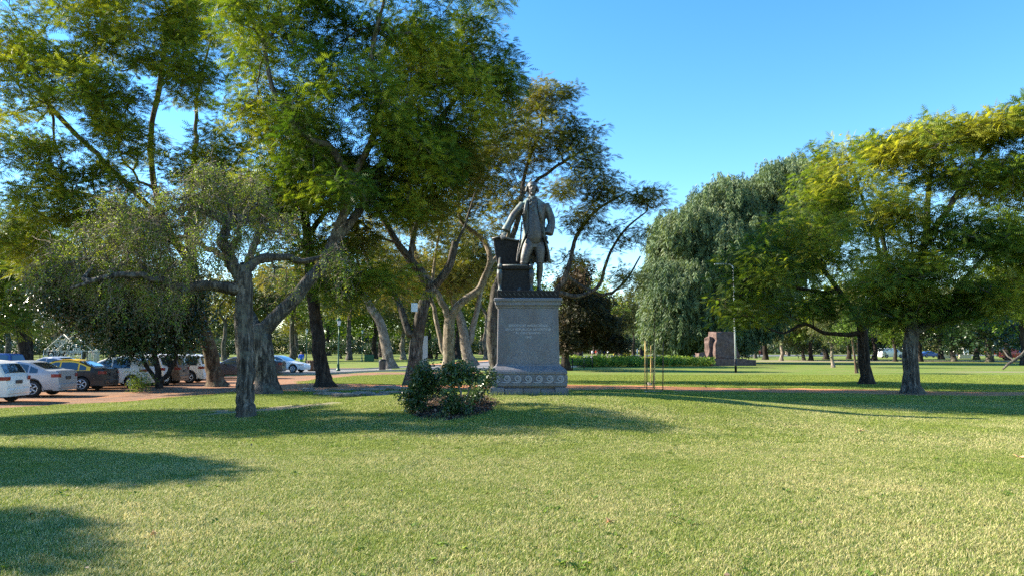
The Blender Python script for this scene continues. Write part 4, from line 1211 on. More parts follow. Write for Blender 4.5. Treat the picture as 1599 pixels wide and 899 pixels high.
# faint incised inscription on the front
M['letters'] = plain('pale_worn_lettering', (0.36, 0.37, 0.40), 0.85, var=0.3, scale=20)
for k, (txt, py) in enumerate((('RESIDENTES AMERICANOS', 507.5), ('EN LA REPUBLICA ARGENTINA', 513.5), ('AL CENTENARIO', 519.2), ('1810', 525.5))):
    cu = bpy.data.curves.new('inscription', 'FONT'); cu.body = txt; cu.size = 0.088; cu.align_x = 'CENTER'; cu.align_y = 'CENTER'; cu.extrude = 0.002
    cu.materials.append(M['letters'])
    tmp = bpy.data.objects.new('inscription_text', cu); COL.objects.link(tmp); bpy.context.view_layer.update()
    me = bpy.data.meshes.new_from_object(tmp.evaluated_get(bpy.context.evaluated_depsgraph_get())); bpy.data.objects.remove(tmp)
    o = link('inscription', me, M['letters'], ped_root)
    zz_ = PZ(py) - zb; f_ = (PZ(py) - PZ(568)) / (PZ(480) - PZ(568))
    o.location = (0, -(W(98.5) + (W(95.5) - W(98.5)) * f_) - 0.001, zz_); o.rotation_euler = (R(90), 0, 0)

# ---- the statue. local frame: metres from the point under the figure on top of the cornice
YS = 20.45
def S(px, py, dy=0.0):
    p = at(px, py, YS + dy); return Vector((p.x, p.y, p.z)) - SROOT
ztop = PZ(464)
SROOT = Vector((0, 0, 0)); q0 = at(830, 457, YS); SROOT = Vector((q0.x, YS, ztop))
ss = YS / FPX
st = empty('bronze_statue', SROOT)
tag(st, 'weathered bronze statue of a standing man in frock coat and knee breeches', 'statue')
# bronze base slab with relief border
zpl = at(830, 456.5, YS).z - ztop
hx = 46.5 * ss
mb = MB().box((S(824, 460).x, 0.02, zpl / 2 + 0.001), (hx * 2, 1.45, zpl - 0.004), bev=0.012)
mb.build('plinth', M['bronze_dark'], st)
rel = MB().box((0, 0, 0), (0.10, 0.03, 0.018), M=Matrix.Rotation(R(48), 4, 'Y'))
for k in range(13):
    x = S(824, 460).x - hx + 0.09 + k * (2 * hx - 0.18) / 12
    o = (rel if k == 0 else rel).build('plinth_relief', M['bronze'], st) if k == 0 else link('plinth_relief', relme, None, st)
    if k == 0: relme = o.data
    o.location = (x, 0.02 - 0.725 - 0.002, zpl / 2)
z0 = zpl                                    # soles stand here
def T(px, py, dy=0.0):                      # point on the figure
    return S(px, py, dy)
def limb(mb, pts, n=16):
    """pts: (px, py, dy, rx, ry) in pixels for radii; elliptical sections in horizontal-ish planes"""
    P = [T(a, b, c) for a, b, c, _, _ in pts]
    # densify
    C = smooth_line([tuple(p) for p in P], 5); rx = np.interp(np.linspace(0, len(pts) - 1, len(C)), range(len(pts)), [p[3] for p in pts]) * ss
    ry = np.interp(np.linspace(0, len(pts) - 1, len(C)), range(len(pts)), [p[4] for p in pts]) * ss
    vs = []; fs = []
    for i in range(len(C)):
        t = Vector(C[min(i + 1, len(C) - 1)] - C[max(i - 1, 0)]).normalized()
        u = Vector((1, 0, 0)); u = (u - t * u.dot(t)); u = u.normalized() if u.length > .15 else Vector((0, 0, 1)); w = t.cross(u)
        for k in range(n):
            a = 2 * math.pi * k / n
            vs.append(Vector(C[i]) + u * math.cos(a) * rx[i] + w * math.sin(a) * ry[i])
    for i in range(len(C) - 1):
        for k in range(n): fs.append((i * n + k, i * n + (k + 1) % n, (i + 1) * n + (k + 1) % n, (i + 1) * n + k))
    fs.append(tuple(range(n - 1, -1, -1))); fs.append(tuple((len(C) - 1) * n + k for k in range(n)))
    mb.add(vs, fs, True); return mb

def hand(mb, wrist, fwd, palm_n, side, L, curl):
    """palm with four separate fingers and a thumb; fwd: towards the fingertips"""
    f = fwd.normalized(); n = (palm_n - f * palm_n.dot(f)).normalized(); s = f.cross(n) * side
    mb.ell(wrist + f * L * 0.28, (L * 0.27, L * 0.24, L * 0.12), Matrix((s, f, n)).transposed() if True else None, 12)
    for k in range(4):
        off = (k - 1.5) * L * 0.125; fl = L * (0.42, 0.50, 0.46, 0.36)[k]; r = L * 0.062
        p = wrist + f * L * 0.46 + s * off; d = f.copy(); pts = [p - f * L * .08, p]
        for j in range(3):
            d = (Matrix.Rotation(curl * (0.7 + 0.15 * j + .05 * k), 3, s) @ d)
            p = p + d * fl / 3; pts.append(p.copy())
        mb.tube(pts, [r, r, r * .95, r * .85, r * .6], 8)
    p = wrist + f * L * 0.14 + s * (-L * 0.2); d = (f * 0.75 - s * 0.65).normalized(); pts = [p + s * L * .05, p]
    for j in range(2):
        p = p + d * L * 0.2; pts.append(p.copy()); d = (Matrix.Rotation(curl * 0.5, 3, s) @ d + s * 0.2).normalized()
    mb.tube(pts, [L * .085, L * .08, L * .068, L * .045], 8)

# body: head, neck, legs, shoes and hands in one surface
b = MB()
hc = T(831, 294, 0)
b.ell(hc + Vector((0, 0.01, 0.03)), (7.3 * ss, 9.0 * ss, 9.0 * ss), n=20)         # skull
b.ell(hc + Vector((0, -0.035, -0.07)), (5.6 * ss, 6.8 * ss, 9.0 * ss), n=18)      # face and jaw
b.ell(hc + Vector((0, -0.125, -0.185)), (2.4 * ss, 1.8 * ss, 2.0 * ss), n=10)      # chin
b.tube([hc + Vector((0, -0.150, 0.03)), hc + Vector((0, -0.172, -0.02)), hc + Vector((0, -0.185, -0.062))], [0.012, 0.018, 0.027], 8)   # nose
b.ell(hc + Vector((0, -0.145, 0.045)), (4.6 * ss, 1.3 * ss, 0.9 * ss), n=12)       # brow
for sx in (-1, 1):
    b.ell(hc + Vector((sx * 0.045, -0.128, 0.01)), (0.018, 0.012, 0.012), n=8)     # eyes
    b.ell(hc + Vector((sx * 0.062, -0.095, -0.055)), (0.032, 0.03, 0.035), n=10)    # cheeks
    b.ell(hc + Vector((sx * 0.125, 0.01, -0.02)), (0.014, 0.03, 0.042), n=10)       # ears
b.ell(hc + Vector((0, -0.142, -0.118)), (0.036, 0.014, 0.008), n=8)                # lips
b.ell(hc + Vector((0, -0.138, -0.136)), (0.030, 0.014, 0.009), n=8)
limb(b, [(831, 299, .03, 5, 5), (831, 306, .03, 5.2, 5.2), (831, 314, .03, 7, 6)])
limb(b, [(832, 312, .03, 12, 8), (833, 330, .02, 14, 9), (834, 350, 0, 12, 8.5), (834, 370, 0, 12, 9), (834, 388, 0, 12.5, 9)])  # trunk under the clothes
# viewer's left leg: straight, weight bearing; other leg a little forward
limb(b, [(827, 382, -.02, 8.5, 8.5), (822.5, 395, -.06, 7.4, 7.8), (819, 407, -.10, 5.8, 6.2), (818, 412, -.10, 5.2, 5.6), (817.2, 422, -.06, 5.6, 6.0), (816.5, 432, -.06, 4.8, 5.2), (815.8, 443, -.07, 3.2, 3.6), (815.2, 451, -.07, 3.1, 3.8)])
limb(b, [(841, 382, .02, 8.5, 8.5), (842.5, 395, 0, 7.2, 7.6), (843, 407, -.02, 5.6, 6), (843, 412, -.02, 5, 5.4), (843, 422, .03, 5.2, 5.8), (842.3, 432, .04, 4.5, 5), (841.8, 443, .03, 3.1, 3.5), (841.5, 451, .02, 3, 3.7)])
for (ax, ay, ddx, ddy) in ((815, -.07, -5.5, -.20), (841.6, .02, 2.5, -.24)):
    a0 = T(ax, 451, ay); a0.z = z0 + 0.075
    toe = Vector((a0.x + ddx * ss * 1.2, a0.y + ddy, z0 + 0.035)); mid = (a0 + toe) / 2 + Vector((0, 0, 0.008))
    heel = a0 + Vector((-ddx * ss * .4, 0.07, -0.035))
    b.tube([heel, a0 + Vector((0, 0, -.02)), mid, toe, toe + (toe - a0).normalized() * 0.04], [0.042, 0.066, 0.056, 0.045, 0.02], 12, flat=1.0)
    b.box((heel.x, heel.y, z0 + 0.016), (0.085, 0.09, 0.034))
wl = T(789, 363, -.10)
hand(b, wl, Vector((-0.25, -0.45, -0.55)), Vector((0.1, 0.5, -0.8)), 1, 0.30, 0.32)
wr = T(854, 368, -.13)
hand(b, wr, Vector((-0.12, -0.25, -1.0)), Vector((-1, 0.0, 0.1)), -1, 0.29, 0.42)
o = b.build('body', M['bronze'], st); remesh(o, 0.010, 3)

# waistcoat with its pointed front
b = MB()
limb(b, [(832, 318, -.06, 8, 6.5), (833, 335, -.07, 10, 8), (834, 350, -.08, 10.5, 8.5), (835, 362, -.08, 12, 9), (835, 372, -.07, 12.5, 9), (836, 380, -.05, 10, 8)])
b.ell(T(838, 368, -.14), (4 * ss, 2.2 * ss, 8 * ss), n=10)
o = b.build('waistcoat', M['bronze'], st); remesh(o, 0.014, 4)
bt = None
for k in range(8):
    p = T(831.5 + k * 0.55, 330 + k * 5.4, -.07); mbk = MB().ell((0, 0, 0), (0.017, 0.012, 0.017), n=8)
    if bt is None: o = mbk.build('coat_button', M['bronze'], st); bt = o.data
    else: o = link('coat_button', bt, None, st)
    o.location = p + Vector((0, -(6.6 + min(k, 5) * .45) * ss - 0.01, 0))
# breeches
b = MB()
limb(b, [(829, 376, .0, 9.5, 9.5), (824, 390, -.05, 9.2, 9.2), (820, 402, -.09, 7.3, 7.5), (818.3, 411, -.10, 6.0, 6.4)])
limb(b, [(839, 376, .02, 9.5, 9.5), (842.5, 390, .0, 9, 9), (843.2, 402, -.02, 7, 7.3), (843.2, 411, -.02, 5.9, 6.2)])
for (px, dy) in ((818.3, -.10), (843.2, -.02)):
    p = T(px, 411, dy); b.tube([p + Vector((0, 0, .02)), p - Vector((0, 0, .02))], [6.6 * ss, 6.5 * ss], 14)
o = b.build('breeches', M['bronze'], st); remesh(o, 0.014, 4)

# frock coat: shoulders, sleeves with turned cuffs, open fronts and long back skirts
b = MB()
def coat_shell(u, v):
    """u around from the left front edge, behind the back, to the right front edge; v down"""
    pass
def coat_surface(inner):
    rows = [(309, 7, 6, 0.42, 831), (313, 13, 7, 0.50, 832), (318, 19.5, 8.6, 0.60, 833), (326, 20.5, 10, 0.66, 833.5), (338, 19, 10.6, 0.68, 833.5), (350, 17.5, 10.2, 0.72, 834), (360, 17.5, 10.2, 0.85, 834),
            (370, 19, 11, 1.15, 834), (380, 21, 12, 1.5, 834), (390, 22.8, 12.6, 1.8, 834), (400, 24.6, 13.0, 2.0, 834), (409, 26, 13.4, 2.15, 833.5)]
    nu = 40; vs = []
    for (py, rx, ry, op, cx) in rows:
        c = T(cx, py, 0.03)
        for i in range(nu + 1):
            f = i / nu
            a = -math.pi / 2 - op * 0.62 * (1 + (0.15 if f < .5 else 0)) - f * (2 * math.pi - 2 * op * 0.62 * 1.08)
            fold = 1.0
            if py > 366: fold = 1 + (py - 366) / 43 * 0.07 * math.sin(f * 34 + 1)
            k = ss * (1 - (0.11 if inner else 0))
            vs.append(c + Vector((math.cos(a) * rx * k * fold, math.sin(a) * ry * k * fold, 0)))
    return vs, nu + 1, len(rows)
vo, wdt, hr = coat_surface(False); vi, _, _ = coat_surface(True)
n = len(vo); fs = []
for j in range(hr - 1):
    for i in range(wdt - 1):
        a = j * wdt + i
        fs.append((a, a + 1, a + wdt + 1, a + wdt)); fs.append((n + a, n + a + wdt, n + a + wdt + 1, n + a + 1))
for j in range(hr - 1):
    a = j * wdt; fs.append((a, a + wdt, n + a + wdt, n + a)); a = j * wdt + wdt - 1; fs.append((a, n + a, n + a + wdt, a + wdt))
for i in range(wdt - 1):
    fs.append((i, n + i, n + i + 1, i + 1)); a = (hr - 1) * wdt + i; fs.append((a, a + 1, n + a + 1, n + a))
b.add(vo + vi, fs, True)
limb(b, [(817, 319, .03, 6.5, 7), (810, 328, .0, 6.6, 7), (802, 337, -.02, 6.2, 6.4), (797, 346, -.05, 5.8, 6), (792, 355, -.09, 5.6, 5.8), (789.5, 361, -.10, 5.6, 5.6)])
limb(b, [(792.5, 354, -.08, 6.6, 6.8), (789.5, 361, -.10, 7.0, 7.0)])            # cuff
limb(b, [(851, 319, .03, 6.5, 7), (856, 330, .03, 6.8, 7.2), (860, 341, .03, 6.6, 7), (861, 350, .0, 6.2, 6.6), (858.5, 359, -.04, 6, 6.4), (856, 367, -.06, 5.8, 6)])
limb(b, [(860, 354, -.02, 7.0, 7.3), (856.5, 366, -.06, 7.4, 7.6)])
for (x0, x1) in (((823, 313), (818, 345)), ((841, 313), (846, 350))):            # lapels
    pts = [T(x0[0] + (x1[0] - x0[0]) * f, x0[1] + (x1[1] - x0[1]) * f, -.10 - .07 * math.sin(math.pi * f)) for f in (0, .25, .5, .75, 1)]
    b.tube(pts, [2.0 * ss, 3.2 * ss, 3.0 * ss, 2.4 * ss, 1.4 * ss], 8, flat=0.6)
for (pts, r) in (([(815, 346, -.17), (813, 372, -.2), (809, 392, -.2), (807, 409, -.2)], 1.5), ([(848, 350, -.15), (851, 372, -.15), (853, 378, -.12)], 1.4)):
    b.tube([T(*p) for p in pts], r * ss, 8)
o = b.build('frock_coat', M['bronze_green'], st); remesh(o, 0.014, 5)
# large coat buttons down the left front
for k in range(5):
    o = link('coat_button', bt, None, st, T(817.5 - k * .6, 326 + k * 8, -.2)); o.scale = (1.3, 1.3, 1.3)

# cravat and ruffle, hair
b = MB()
b.tube([T(825, 308, -.06), T(831, 310, -.11), T(837, 308, -.06)], [0.035, 0.045, 0.035], 8)
for k in range(6):
    b.ell(T(831 + (1.6 if k % 2 else -1.6), 312 + k * 3.2, -.15 - .01 * k), (0.06 - .004 * k, 0.022, 0.038), n=10)
o = b.build('cravat', M['bronze_green'], st); remesh(o, 0.010, 2)
b = MB()
b.ell(hc + Vector((0, 0.045, 0.06)), (8.1 * ss, 9.0 * ss, 8.2 * ss), n=18)
b.ell(hc + Vector((0, 0.10, -0.04)), (7.4 * ss, 6.5 * ss, 9.5 * ss), n=16)
for sx in (-1, 1):
    for k in range(3):
        b.tube([hc + Vector((sx * (0.135 + .012 * k), -0.05, 0.02 - 0.05 * k)), hc + Vector((sx * (0.15 + .012 * k), 0.02, 0.02 - 0.05 * k)), hc + Vector((sx * (0.135 + .01 * k), 0.09, 0.02 - 0.05 * k))], [0.026, 0.036, 0.026], 10)
b.tube([hc + Vector((0, 0.13, -0.08)), hc + Vector((0, 0.17, -0.2)), hc + Vector((0, 0.18, -0.32))], [0.05, 0.045, 0.03], 10)
o = b.build('hair', M['bronze_green'], st); remesh(o, 0.011, 2)

# ---- the bronze armchair beside him
ch = empty('bronze_armchair', SROOT + S(803, 457, .18) - Vector((0, 0, S(803, 457, .18).z)) + Vector((0, 0, zpl)))
tag(ch, 'dark bronze armchair with scrolled arms behind the standing bronze man', 'armchair')
CR = Vector(ch.location) - SROOT
def K(px, py, dy=0.0): return S(px, py, dy) - CR
def slab(name, pts, th, mat, bev=0.0, sub=1):
    """curved board: outline points (px, py, dy) front face, thickness backwards"""
    P = [K(*p) for p in pts]; n = len(P); Q = [p + Vector((0, th, 0)) for p in P]
    mb = MB().add(P + Q, [tuple(range(n)), tuple(range(2 * n - 1, n - 1, -1))] + [(i, i + n, (i + 1) % n + n, (i + 1) % n) for i in range(n)])
    o = mb.build(name, mat, ch)
    if bev:
        m = o.modifiers.new('bevel', 'BEVEL'); m.width = bev; m.segments = 2
    return o
slab('backrest', [(770, 373, .28), (776, 371.5, .28), (790, 374, .28), (812, 376, .28), (836, 373, .28), (834, 414, .28), (777, 414, .28), (773, 396, .28)], 0.13, M['bronze_dark'], 0.03)
MB().tube([K(768.5, 373, .26), K(779, 370.5, .26), K(794, 373.5, .26), K(808, 376, .26), K(836, 374, .26)], [0.03, 0.038, 0.032, 0.03, 0.03], 10).build('top_rail', M['bronze'], ch)
MB().box(K(804, 419, .05), (54 * ss, 0.62, 0.14), bev=0.04).build('seat', M['bronze_dark'], ch)
MB().tube([K(785, 415, -.24), K(824, 415, -.24)], 0.034, 12).build('seat_roll', M['bronze'], ch)
MB().box(K(805, 436, .06), (47 * ss, 0.5, 38 * ss), bev=0.02).build('seat_apron', M['bronze_dark'], ch)
MB().box(K(804, 455.0, .08), (56 * ss, 0.62, 0.045), bev=0.01).build('foot_rail', M['bronze_dark'], ch)
for (px, sx) in ((780.5, -1), (829.5, 1)):
    f = MB()
    top = K(px, 417, -.20)
    f.tube([top + Vector((0, 0.50, 0.32)), top + Vector((0, 0.42, 0.10)), top + Vector((0, 0.25, 0.03)), top + Vector((0, 0.04, 0.02))], [0.045, 0.05, 0.055, 0.06], 10)
    f.tube([top + Vector((-0.055, 0, 0.0)), top + Vector((0.055, 0, 0.0))], 0.085, 16)
    f.build('armrest', M['bronze'], ch)
    f = MB()
    for k, r in enumerate((0.030, 0.022)):
        f.tube([top + Vector((-0.058, -0.0, 0.0)) , top + Vector((0.058, 0, 0))], r, 12)
    zz0 = -top.z
    f.tube([top + Vector((0, 0.02, -0.07)), top + Vector((0, -0.02, -0.20)), top + Vector((0, 0.02, -0.42)), Vector((top.x, top.y + 0.05, 0.10)), Vector((top.x, top.y - 0.01, 0.05)), Vector((top.x, top.y - 0.06, 0.03))],
           [0.075, 0.085, 0.062, 0.045, 0.055, 0.05], 12)
    for j in range(3):
        f.ell(Vector((top.x + (j - 1) * 0.045, top.y - 0.09, 0.032)), (0.024, 0.05, 0.028), n=8)
    f.build('leg', M['bronze'], ch)
    f = MB(); f.tube([Vector((top.x, top.y + 0.62, top.z)), Vector((top.x, top.y + 0.66, 0.3)), Vector((top.x, top.y + 0.72, 0.0))], [0.05, 0.04, 0.04], 10).build('leg', M['bronze_dark'], ch)
# ------------------------------------------------------------------ cars
def paint(name, col, flake=0.3, rough=0.36):
    t = NT(name); o = t.obj(); f = t.noise(3, 4, 0.6, vec=o); d = t.noise(140, 2, 0.5, vec=o)
    sep = t.n('ShaderNodeSeparateXYZ'); t.l(o, sep.inputs[0])
    dust = t.math('MULTIPLY', t.math('SUBTRACT', 0.62, sep.outputs[2], True), 0.7, True)
    dust = t.math('MULTIPLY', dust, f, True)
    c = t.mix(dust, col, (0.30, 0.24, 0.19))
    return t.done(t.pbr(c, t.ramp(f, [(0.3, rough), (0.8, rough + 0.12)]), flake * .5, spec=0.4, coat=0.25))
M['silver'] = paint('silver_car_paint', (0.34, 0.38, 0.44), 0.6)
M['white'] = paint('white_car_paint', (0.75, 0.75, 0.74), 0.0)
M['black'] = paint('black_car_paint', (0.012, 0.012, 0.014), 0.0)
M['taxi_yellow'] = paint('taxi_yellow_paint', (0.75, 0.48, 0.02), 0.0)
M['bluepaint'] = paint('blue_car_paint', (0.02, 0.07, 0.25), 0.2)
M['darkgrey'] = paint('dark_grey_car_paint', (0.05, 0.055, 0.065), 0.3)
M['brown'] = paint('brown_car_paint', (0.14, 0.09, 0.065), 0.2)
M['redpaint'] = paint('red_paint', (0.62, 0.05, 0.02), 0.0)
def glass_mat():
    t = NT('tinted_window_glass'); o = t.obj(); f = t.noise(2.2, 3, 0.5, vec=o)
    c = t.ramp(f, [(0.3, (0.012, 0.017, 0.024)), (0.7, (0.03, 0.04, 0.05))])
    return t.done(t.pbr(c, 0.06, spec=0.9, coat=1.0))
M['glass'] = glass_mat()
M['tyre'] = plain('tyre_rubber', (0.022, 0.022, 0.022), 0.85, var=0.2)
M['rim'] = plain('alloy_rim', (0.5, 0.5, 0.52), 0.35, 0.7)
M['taillight'] = plain('red_tail_lamp_plastic', (0.19, 0.006, 0.008), 0.35, spec=0.4, coat=0.2)
M['headlight'] = plain('clear_head_lamp', (0.6, 0.62, 0.64), 0.12, 0.3, coat=1.0)
M['trim'] = plain('black_plastic_trim', (0.02, 0.02, 0.02), 0.6)
M['plate'] = plain('number_plate', (0.05, 0.05, 0.055), 0.5)
M['plate_txt'] = plain('number_plate_letters', (0.7, 0.7, 0.7), 0.5)

CARS = {   # length, half width, belt z, roof profile [(x, z)], wheel centres, radius, windows; x runs from nose 0 to tail
 'sedan': dict(L=4.5, hw=0.88, belt=0.90, top=[(0, .55), (.06, .66), (.5, .80), (1.2, .93), (1.35, .95), (1.95, 1.28), (2.35, 1.42), (2.9, 1.44), (3.3, 1.38), (3.85, 1.15), (4.05, 1.07), (4.38, 1.05), (4.46, 1.00), (4.5, .6)],
               wheels=(.86, 3.55), r=.32, ws=(1.42, 2.12), rw=(3.38, 3.95), side=[(1.75, 2.55), (2.62, 3.35), (3.42, 3.72)]),
 'hatch': dict(L=3.8, hw=0.84, belt=0.93, top=[(0, .58), (.06, .7), (.4, .84), (.95, .98), (1.05, 1.0), (1.65, 1.36), (2.0, 1.50), (2.6, 1.53), (3.2, 1.47), (3.45, 1.38), (3.68, 1.02), (3.76, .92), (3.8, .6)],
               wheels=(.76, 3.18), r=.30, ws=(1.12, 1.78), rw=(3.44, 3.67), side=[(1.45, 2.2), (2.28, 3.1)]),
 'wagon': dict(L=4.3, hw=0.86, belt=0.95, top=[(0, .6), (.06, .75), (.5, .92), (1.1, 1.02), (1.2, 1.04), (1.75, 1.42), (2.05, 1.56), (2.8, 1.62), (3.7, 1.60), (4.02, 1.52), (4.2, 1.05), (4.26, .95), (4.3, .6)],
               wheels=(.82, 3.55), r=.33, ws=(1.27, 1.85), rw=(4.02, 4.2), side=[(1.6, 2.4), (2.48, 3.2), (3.28, 3.95)]),
 'van': dict(L=4.9, hw=0.95, belt=1.15, top=[(0, .7), (.08, .95), (.5, 1.15), (.9, 1.25), (1.5, 1.85), (1.9, 2.02), (3.0, 2.06), (4.6, 2.04), (4.8, 1.95), (4.87, 1.2), (4.9, .6)],
             wheels=(.95, 3.95), r=.34, ws=(.97, 1.6), rw=(4.78, 4.86), side=[(1.45, 2.3)]),
}
def make_car(kind, label, mats, loc, head, group='cars parked on the gravel', roof=None, plate=True, rear=True):
    """head: heading angle of the nose in degrees (0 = +X); loc: middle of the car on the ground"""
    c = CARS[kind]; L = c['L']; hw0 = c['hw']; belt = c['belt']; sill = .24; TX = [p[0] for p in c['top']]; TZ = [p[1] for p in c['top']]
    root = empty('parked_car', (loc[0], loc[1], H(loc[0], loc[1]) + 0.012), R(head)); tag(root, label, 'car', group)
    body_m, low = mats
    def top(x): return float(np.interp(x, TX, TZ))
    def plan(x):
        f = 1 - 0.16 * max(0, (0.7 - x) / 0.7) ** 2.2 - 0.11 * max(0, (x - (L - .6)) / .6) ** 2.2
        return hw0 * f
    def bottom(x):
        z = sill
        for wx in c['wheels']:
            d = abs(x - wx); rr = c['r'] + 0.055
            if d < rr: z = max(z, c['r'] + math.sqrt(rr * rr - d * d))
        return z
    roofz = max(TZ)
    def side_y(x, z):
        y = plan(x)
        if z < belt: return y * (1 - 0.045 * ((belt - .18 - z) / .5) ** 2) if z < belt - .18 else y
        return y * (1 - 0.24 * ((z - belt) / (roofz - belt + .01)) ** 1.15)
    X_ = lambda x: L / 2 - x                      # nose at +X
    wfine = []
    for wx in c['wheels']: wfine += [wx + (c['r'] + .055) * math.cos(R(a)) for a in range(0, 181, 12)]
    xs_ = sorted(set([round(v, 3) for v in list(np.linspace(0, L, 34)) + TX + wfine]))
    rows = []; NS = 8
    for x in xs_:
        zt = top(x); zb_ = min(bottom(x), zt - .04); row = []
        ze = zt - 0.045 * min(1, (zt - .5) * 3)
        for k in range(NS + 1):
            z = zb_ + (ze - zb_) * (k / NS) ** 0.9
            row.append((x, side_y(x, z), z))
        ye = row[-1][1]
        for q, dz in ((.93, .6), (.82, .9), (.5, 1.0), (0, 1.03)):
            row.append((x, ye * q, ze + (zt - ze) * dz))
        rows.append(row)
    W_ = NS + 5
    def ring(row): 
        left = [(X_(a), b_, z) for a, b_, z in row]; right = [(X_(a), -b_, z) for a, b_, z in row[:-1]][::-1]
        return left + right
    vs = []; [vs.extend(ring(r)) for r in rows]; n = 2 * W_ - 1
    fs = [(i * n + k, i * n + k + 1, (i + 1) * n + k + 1, (i + 1) * n + k) for i in range(len(rows) - 1) for k in range(n - 1)]
    fs.append(tuple(range(n))); e = (len(rows) - 1) * n; fs.append(tuple(e + k for k in range(n - 1, -1, -1)))
    mb = MB().add(vs, fs, True)
    ob = mb.build('body', body_m, root)
    m_ = ob.modifiers.new('edges', 'EDGE_SPLIT'); m_.split_angle = R(38)
    # roof in its own colour (taxi) as a skin over the greenhouse
    def patch_side(name, x0, x1, sgn, mat, z0f, z1f, off=0.006, nx=8, nz=4, slant0=0.0, slant1=0.0):
        vs = []
        for i in range(nx + 1):
            for j in range(nz + 1):
                f = i / nx; g = j / nz; xa = x0 + slant0 * g; xb = x1 - slant1 * g; x = xa + (xb - xa) * f
                z = z0f(x) + (z1f(x) - z0f(x)) * g
                vs.append((X_(x), sgn * (side_y(x, z) + off), z))
        return MB().add(vs, [(i * (nz + 1) + j, (i + 1) * (nz + 1) + j, (i + 1) * (nz + 1) + j + 1, i * (nz + 1) + j + 1) for i in range(nx) for j in range(nz)], True).build(name, mat, root)
    def patch_top(name, x0, x1, q, mat, off=0.006, nx=6, ny_=6):
        vs = []
        for i in range(nx + 1):
            x = x0 + (x1 - x0) * i / nx; zt = top(x); ye = side_y(x, zt - .05)
            sl = (top(min(L, x + .05)) - top(max(0, x - .05))) / .1; nl = math.hypot(1, sl)
            for j in range(ny_ + 1):
                v = -1 + 2 * j / ny_; y = v * ye * q
                z = zt - 0.02 * abs(v) ** 3
                vs.append((X_(x) + off * sl / nl * 1.0, y, z + off / nl + 0.002))
        return MB().add(vs, [(i * (ny_ + 1) + j, (i + 1) * (ny_ + 1) + j, (i + 1) * (ny_ + 1) + j + 1, i * (ny_ + 1) + j + 1) for i in range(nx) for j in range(ny_)], True).build(name, mat, root)
    if roof is not None:
        patch_top('roof_panel', c['ws'][1] + .02, c['rw'][0] - .02, 0.99, roof, 0.004, 8, 8)
        for sgn in (1, -1):
            patch_side('roof_side', c['ws'][0] + .1, c['rw'][1] - .05, sgn, roof, lambda x: belt + .03, lambda x: max(belt + .032, top(x) - .045), 0.004, 16, 4)
    for sgn in (1, -1):
        for k, (a, b_) in enumerate(c['side']):
            last = k == len(c['side']) - 1
            patch_side('side_window', a, b_, sgn, M['glass'], lambda x: belt + .05, lambda x: max(belt + .055, min(top(x) - .11, roofz - .13)), 0.010)
        patch_side('sill_trim', .2, L - .2, sgn, M['trim'], lambda x: bottom(x) + .004, lambda x: bottom(x) + .05, 0.006, 40, 1)
        for a in [w[0] for w in c['side'][:2]]:
            hx_ = a + .62
            MB().box((X_(hx_), sgn * (side_y(hx_, belt - .08) + .012), belt - .09), (.17, .03, .03), bev=.008).build('door_handle', body_m, root)
        # wing mirror
        mx = c['ws'][0] + .42
        MB().box((X_(mx), sgn * (plan(mx) + .06), belt + .06), (.10, .17, .12), bev=.03).build('wing_mirror', body_m, root)
        # lamps
        rl = MB(); 
        for j in range(5):
            f0 = j / 4
        def lamp(xa, xb, za, zb2, mat, name):
            vs = []; nx = 6
            for i in range(nx + 1):
                x = xa + (xb - xa) * i / nx
                for z in (za, zb2): vs.append((X_(x), sgn * (side_y(x, z) + .008), z))
            endx = X_(xb) + (-.012 if xb > L / 2 else .012)
            for z in (za, zb2):
                vs.append((endx, sgn * (side_y(xb, z) - .02), z))
            for z in (za, zb2): vs.append((endx, sgn * (side_y(xb, z) - .20), z))
            m = nx + 3
            MB().add(vs, [(2 * i, 2 * i + 2, 2 * i + 3, 2 * i + 1) for i in range(m - 1)], True).build(name, mat, root)
        lamp(L - .26, L - .005, min(.80, belt - .13), min(.94, belt + .0), M['taillight'], 'tail_light')
        lamp(.42, .03, .62, .74, M['headlight'], 'headlight')
    patch_top('windscreen', c['ws'][0], c['ws'][1], 0.90, M['glass'], 0.012)
    if kind == 'van' or True:
        patch_top('rear_window', c['rw'][0] + .02, c['rw'][1] - .01, 0.84, M['glass'], 0.014)
    # bumpers, plate, lower dark inside
    MB().box((X_(L - .06), 0, .42), (.20, hw0 * 1.70, .24), bev=.06).build('rear_bumper', low, root)
    MB().box((X_(.07), 0, .40), (.20, hw0 * 1.64, .22), bev=.06).build('front_bumper', low, root)
    MB().box((0, 0, .40), (L - .5, hw0 * 1.55, .34)).build('underbody', M['trim'], root)
    MB().box((X_(L) - .012, 0, .74), (.02, .40, .13), bev=.004).build('number_plate', M['plate'], root)
    for k in range(4):
        pass
